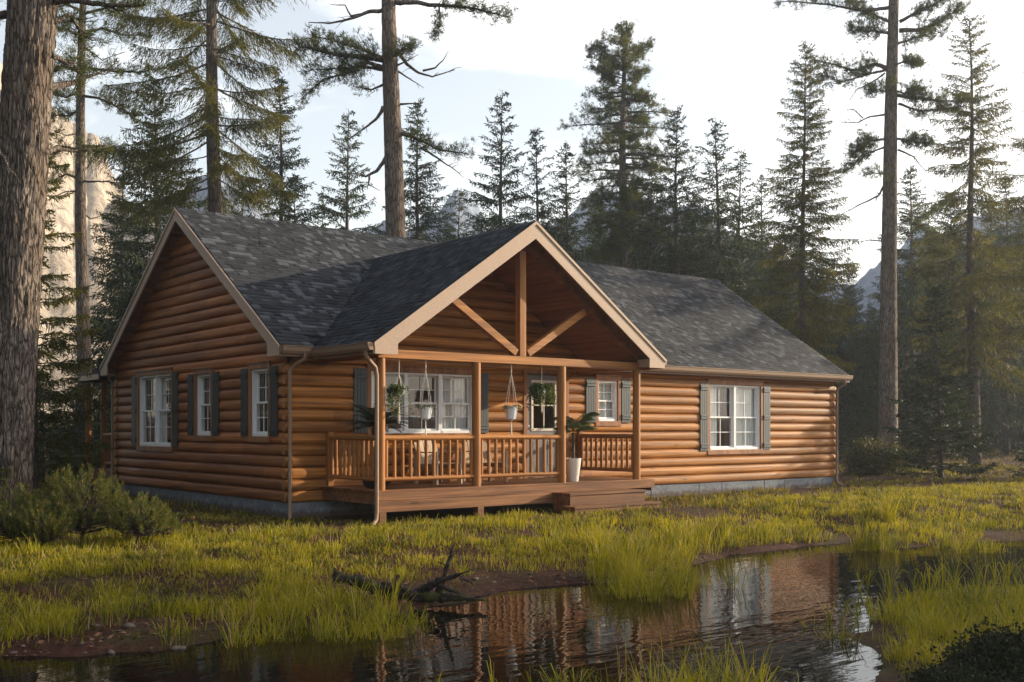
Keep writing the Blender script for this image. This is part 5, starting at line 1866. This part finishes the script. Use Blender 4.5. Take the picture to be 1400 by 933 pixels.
# the tall pine on the right
t = Pine(1213, 38, [(1213, 655, 32), (1214, 600, 26), (1215, 380, 21), (1218, 150, 16.5), (1222, 0, 13), (1226, -150, 9), (1228, -260, 4)], 7, .15)
t.trunk(n=40, rough=.05, sub=16)
for (lst, r0, f, kw) in (
    ([(1218, 10), (1180, 14), (1120, 4), (1060, -2)], .07, 1.2, {}),
    ([(1216, 46), (1195, 42), (1165, 42)], .06, 1.5, {}), ([(1216, 30), (1190, 20), (1160, 5)], .06, 1.3, {}),
    ([(1230, 42), (1260, 40), (1290, 30), (1318, 10)], .09, 1.7, {}), ([(1230, 30), (1260, 15), (1300, -5)], .07, 1.5, {}), ([(1228, 60), (1245, 52), (1285, 45)], .05, 1.2, {}),
    ([(1213, 94), (1195, 88), (1165, 94), (1112, 82)], .09, 1.6, {}), ([(1212, 96), (1190, 100), (1150, 112), (1125, 100)], .05, 1.2, {}),
    ([(1210, 100), (1190, 114), (1170, 122), (1157, 140)], .035, 0, {}),
    ([(1226, 88), (1240, 84), (1254, 86)], .04, 1.2, {}),
    ([(1226, 130), (1250, 136), (1290, 140), (1338, 142)], .07, 1.7, {}), ([(1226, 125), (1240, 128), (1256, 122)], .04, 1.2, {}), ([(1228, 142), (1260, 152), (1310, 150)], .05, 1.2, {}), ([(1214, 124), (1205, 124), (1194, 122)], .03, 1.0, {}),
    ([(1212, 156), (1190, 160), (1172, 168), (1145, 168)], .04, 0, {}), ([(1180, 162), (1168, 150), (1148, 150)], .025, 0, {}),
    ([(1212, 190), (1190, 192), (1165, 208)], .05, 1.6, {}), ([(1222, 190), (1240, 192), (1270, 198)], .05, 1.6, {}), ([(1212, 200), (1185, 210), (1158, 232)], .04, 1.3, {}),
    ([(1228, 205), (1250, 215), (1270, 236)], .04, 0, {}),
    ([(1212, 248), (1200, 268), (1175, 280), (1147, 294)], .05, 0, {}),
    ([(1212, 330), (1190, 328), (1172, 331)], .03, 0, {}), ([(1230, 300), (1260, 310), (1300, 345)], .05, .8, {}), ([(1230, 290), (1255, 296), (1285, 290)], .04, .8, {}),
    ([(1212, 235), (1200, 238), (1188, 234)], .03, .4, {}), ([(1212, 405), (1195, 408), (1176, 404)], .03, 0, {})):
    t.limb_px(lst, r0, f, dd=t.r.uniform(-1.2, 1.2), sub=12, spread=.62, start=.22, **kw)
for k in range(12):
    y_ = -20 - k * 18; sg = 1 if k % 2 else -1
    t.limb_px([(1225, y_), (1225 + sg * 50, y_ - 6), (1225 + sg * (100 - k * 5), y_ + 3)], .05, 1.1, dd=t.r.uniform(-1.8, 1.8), sub=9, spread=.6)
t.done('tall pine with a thick reddish trunk right of the cabin')

# ------------------------------------------------------------------ shrubs
def young_pine(px, base_y, D, wpx, hpx, label, seed, nsh=230, group='young pine bushes in the left foreground'):
    r = np.random.default_rng(seed)
    x, y = spot(px, D); z = float(ground_z(x, y))
    W_, H_ = wpx / FPX * D / 2, hpx / FPX * D
    root = empty('young_pine', (x, y, z), 0, label, 'shrub', group)
    tr = MB()
    tr.tube([(0, 0, -.05), (.01, 0, H_ * .4), (0, .02, H_ * .9)], [.025, .02, .008], 7)
    B, Dn, Ln, Wd = [], [], [], []
    for k in range(nsh):
        u = r.normal(size=3); u[2] = abs(u[2]) * .9 + .0; u /= np.linalg.norm(u)
        rad = r.uniform(.45, 1) ** .6
        p = np.array([u[0] * W_ * rad, u[1] * W_ * rad, H_ * (.24 + .66 * u[2] * rad)])
        s0 = np.array([0, 0, H_ * r.uniform(.15, .5)])
        up = norm(np.array([u[0] * .45, u[1] * .45, 1.0]) + r.normal(size=3) * .2)
        tr.tube([tuple(s0), tuple((s0 + p) / 2 - np.array([0, 0, .03])), tuple(p)], [.008, .006, .004], 4, cap=False)
        sl_ = r.uniform(.09, .19)
        m_ = 46
        g = np.linspace(0, 1, m_)
        q = p + up * (g * sl_)[:, None]
        s_ = norm(np.cross(np.tile(up, (m_, 1)), r.normal(size=(m_, 3))))
        B.append(q); Dn.append(s_ * (1.0 - .55 * g)[:, None] + up * (.55 + .5 * g)[:, None]); Ln.append(r.uniform(.045, .07, m_)); Wd.append(np.full(m_, .0032))
    V = kites(np.concatenate(B), np.concatenate(Dn), np.concatenate(Ln), np.concatenate(Wd), r)
    tr.build('stem', M['bark_grey'], root, smooth=True, fixn=False, angle=None)
    npmesh('foliage', V, np.arange(len(V)).reshape(-1, 4), M['bush'], root)
young_pine(112, 750, 13.6, 125, 108, 'tallest young pine bush with a thin bare stem, left foreground', 1, 300)
young_pine(18, 765, 13.2, 120, 82, 'young pine bush at the foot of the big left trunk', 2, 240)
young_pine(188, 760, 13.4, 78, 62, 'low young pine bush right of the tallest one, pointing at the gable', 3, 150)
young_pine(62, 760, 13.0, 80, 62, 'low young pine bush between the tallest one and the big trunk', 4, 150)
young_pine(222, 765, 13.9, 44, 34, 'smallest young pine bush at the right end of the row', 5, 60)

def leafy(px, D, wpx, hpx, label, mat, seed, n=5200, ls=.04, name='shrub', flat=.5):
    r = np.random.default_rng(seed)
    x, y = spot(px, D); z = float(ground_z(x, y))
    W_, H_ = wpx / FPX * D / 2, hpx / FPX * D
    root = empty(name, (x, y, z), 0, label, 'shrub')
    tr = MB()
    cs = []
    for k in range(34):
        u = r.normal(size=3); u[2] = abs(u[2]); u /= np.linalg.norm(u)
        c_ = np.array([u[0] * W_ * .8, u[1] * W_ * .8, H_ * (.12 + .72 * u[2])]) * np.array([1, 1, r.uniform(.7, 1.05)])
        cs.append(c_)
        tr.tube([(0, 0, -.03), tuple(c_ * .5 + np.array([0, 0, .05])), tuple(c_)], [.014, .01, .004], 4, cap=False)
    cs = np.array(cs)
    ci = cs[r.integers(0, len(cs), n)]
    B = ci + r.normal(size=(n, 3)) * np.array([W_, W_, H_ * .8]) * .20
    B[:, 2] = np.maximum(B[:, 2], .02)
    V = kites(B, r.normal(size=(n, 3)) + np.array([0, 0, .4]), np.full(n, ls) * r.uniform(.7, 1.3, n), np.full(n, ls * .3), r)
    tr.build('stem', M['twig'], root, fixn=False)
    npmesh('foliage', V, np.arange(len(V)).reshape(-1, 4), M[mat], root)
    return root
leafy(1200, 33.5, 90, 50, 'round dark shrub with yellowish tips at the foot of the tall reddish pine', 'leaf', 11, 9000, .075)
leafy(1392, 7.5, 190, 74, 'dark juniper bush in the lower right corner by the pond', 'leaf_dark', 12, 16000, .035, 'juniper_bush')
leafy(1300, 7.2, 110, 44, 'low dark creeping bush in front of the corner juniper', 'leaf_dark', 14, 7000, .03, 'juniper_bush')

# ------------------------------------------------------------------ haze
hb = MB().box(-330, -340, -6, 420, 430, HAZE_TOP)
m, nt, out = newmat('haze')
pv = N(nt, 'ShaderNodeVolumePrincipled')
pv.inputs['Color'].default_value = (0.80, 0.89, 1.0, 1)
pv.inputs['Density'].default_value = HAZE
pv.inputs['Anisotropy'].default_value = 0.55
L(nt, pv.outputs[0], out.inputs['Volume'])
if HAZE > 0:
    ho = hb.build('haze', m)
    tag(ho, 'thin morning haze filling the air of the whole valley', 'haze', kind='stuff')
# ------------------------------------------------------------------ light
SUN_AZ = YAW - R(SUN_REL)      # direction to the sun, measured from +x towards +y
sl = bpy.data.lights.new('sun', 'SUN')
sl.energy = 5.0
sl.angle = R(0.6)
sl.color = (1.0, 0.84, 0.62)
so = bpy.data.objects.new('sun', sl)
COL.objects.link(so)
d = Vector((math.cos(SUN_AZ) * math.cos(SUN_EL), math.sin(SUN_AZ) * math.cos(SUN_EL), math.sin(SUN_EL)))
so.rotation_euler = d.to_track_quat('Z', 'Y').to_euler()
W = bpy.data.worlds.new('World')
S.world = W
W.use_nodes = True
nt = W.node_tree
nt.nodes.clear()
out = nt.nodes.new('ShaderNodeOutputWorld')
bg = nt.nodes.new('ShaderNodeBackground')
sky = nt.nodes.new('ShaderNodeTexSky')
sky.sky_type = 'NISHITA'
sky.sun_disc = False
sky.sun_elevation = SUN_EL
sky.sun_rotation = PI / 2 - SUN_AZ
sky.air_density = 1.0
sky.dust_density = 1.2
sky.ozone_density = 1.0
# clouds: a broken layer, laid out over the sky by direction and height
tc = nt.nodes.new('ShaderNodeTexCoord')
sp = nt.nodes.new('ShaderNodeSeparateXYZ')
L(nt, tc.outputs['Generated'], sp.inputs[0])
zc = math_(nt, 'MAXIMUM', sp.outputs['Z'], 0.02)
px = math_(nt, 'DIVIDE', sp.outputs['X'], math_(nt, 'ADD', zc, 0.22))
py = math_(nt, 'DIVIDE', sp.outputs['Y'], math_(nt, 'ADD', zc, 0.22))
cb = nt.nodes.new('ShaderNodeCombineXYZ')
L(nt, px, cb.inputs[0]); L(nt, py, cb.inputs[1]); L(nt, math_(nt, 'MULTIPLY', sp.outputs['Z'], 4.0), cb.inputs[2])
n1 = noise(nt, cb.outputs[0], 1.15, 7, 0.58, 0.5)
n2 = noise(nt, cb.outputs[0], 0.5, 3, 0.5)
f = math_(nt, 'ADD', math_(nt, 'MULTIPLY', n1, 0.65), math_(nt, 'MULTIPLY', n2, 0.45))
# thicker cloud towards the low sun, sun glow put into the cloud cover
dp = N(nt, 'ShaderNodeVectorMath', operation='DOT_PRODUCT')
L(nt, tc.outputs['Generated'], dp.inputs[0])
dp.inputs[1].default_value = (math.cos(SUN_AZ), math.sin(SUN_AZ), 0.1)
f = math_(nt, 'ADD', f, math_(nt, 'MULTIPLY', math_(nt, 'SUBTRACT', dp.outputs['Value'], 0.55), 0.30))
mask = ramp(nt, f, [(0.47, 0.0), (0.72, 1.0)])
cloud = ramp(nt, n1, [(0.3, (1.0, 0.92, 0.86)), (0.7, (1.0, 0.97, 0.93))])
mulc = N(nt, 'ShaderNodeVectorMath', operation='SCALE')
L(nt, cloud, mulc.inputs[0]); mulc.inputs['Scale'].default_value = CLOUD
skyc = N(nt, 'ShaderNodeVectorMath', operation='MULTIPLY')
L(nt, sky.outputs[0], skyc.inputs[0]); skyc.inputs[1].default_value = (1.5, 1.3, 1.15)
col = mixc(nt, math_(nt, 'MULTIPLY_ADD', mask, 0.73, 0.12), skyc.outputs[0], mulc.outputs[0])
L(nt, col, bg.inputs[0])
bg.inputs[1].default_value = SKY
L(nt, bg.outputs[0], out.inputs[0])

# ------------------------------------------------------------------ render
S.render.engine = 'CYCLES'
S.view_settings.view_transform = 'Standard'
S.view_settings.look = 'None'
S.view_settings.gamma = 1.0
S.view_settings.exposure = EXPOSURE
S.view_settings.use_curve_mapping = False
cy = S.cycles
cy.use_denoising = True
try:
    cy.denoiser = 'OPENIMAGEDENOISE'
    cy.denoising_input_passes = 'RGB_ALBEDO_NORMAL'
except Exception:
    pass
cy.max_bounces = 8
cy.diffuse_bounces = 4
cy.glossy_bounces = 4
cy.transmission_bounces = 4
cy.transparent_max_bounces = 8
cy.volume_bounces = 1
cy.sample_clamp_indirect = 4.0
cy.caustics_reflective = False
cy.caustics_refractive = False
cy.use_adaptive_sampling = True
cy.adaptive_threshold = 0.015
S.render.use_persistent_data = False
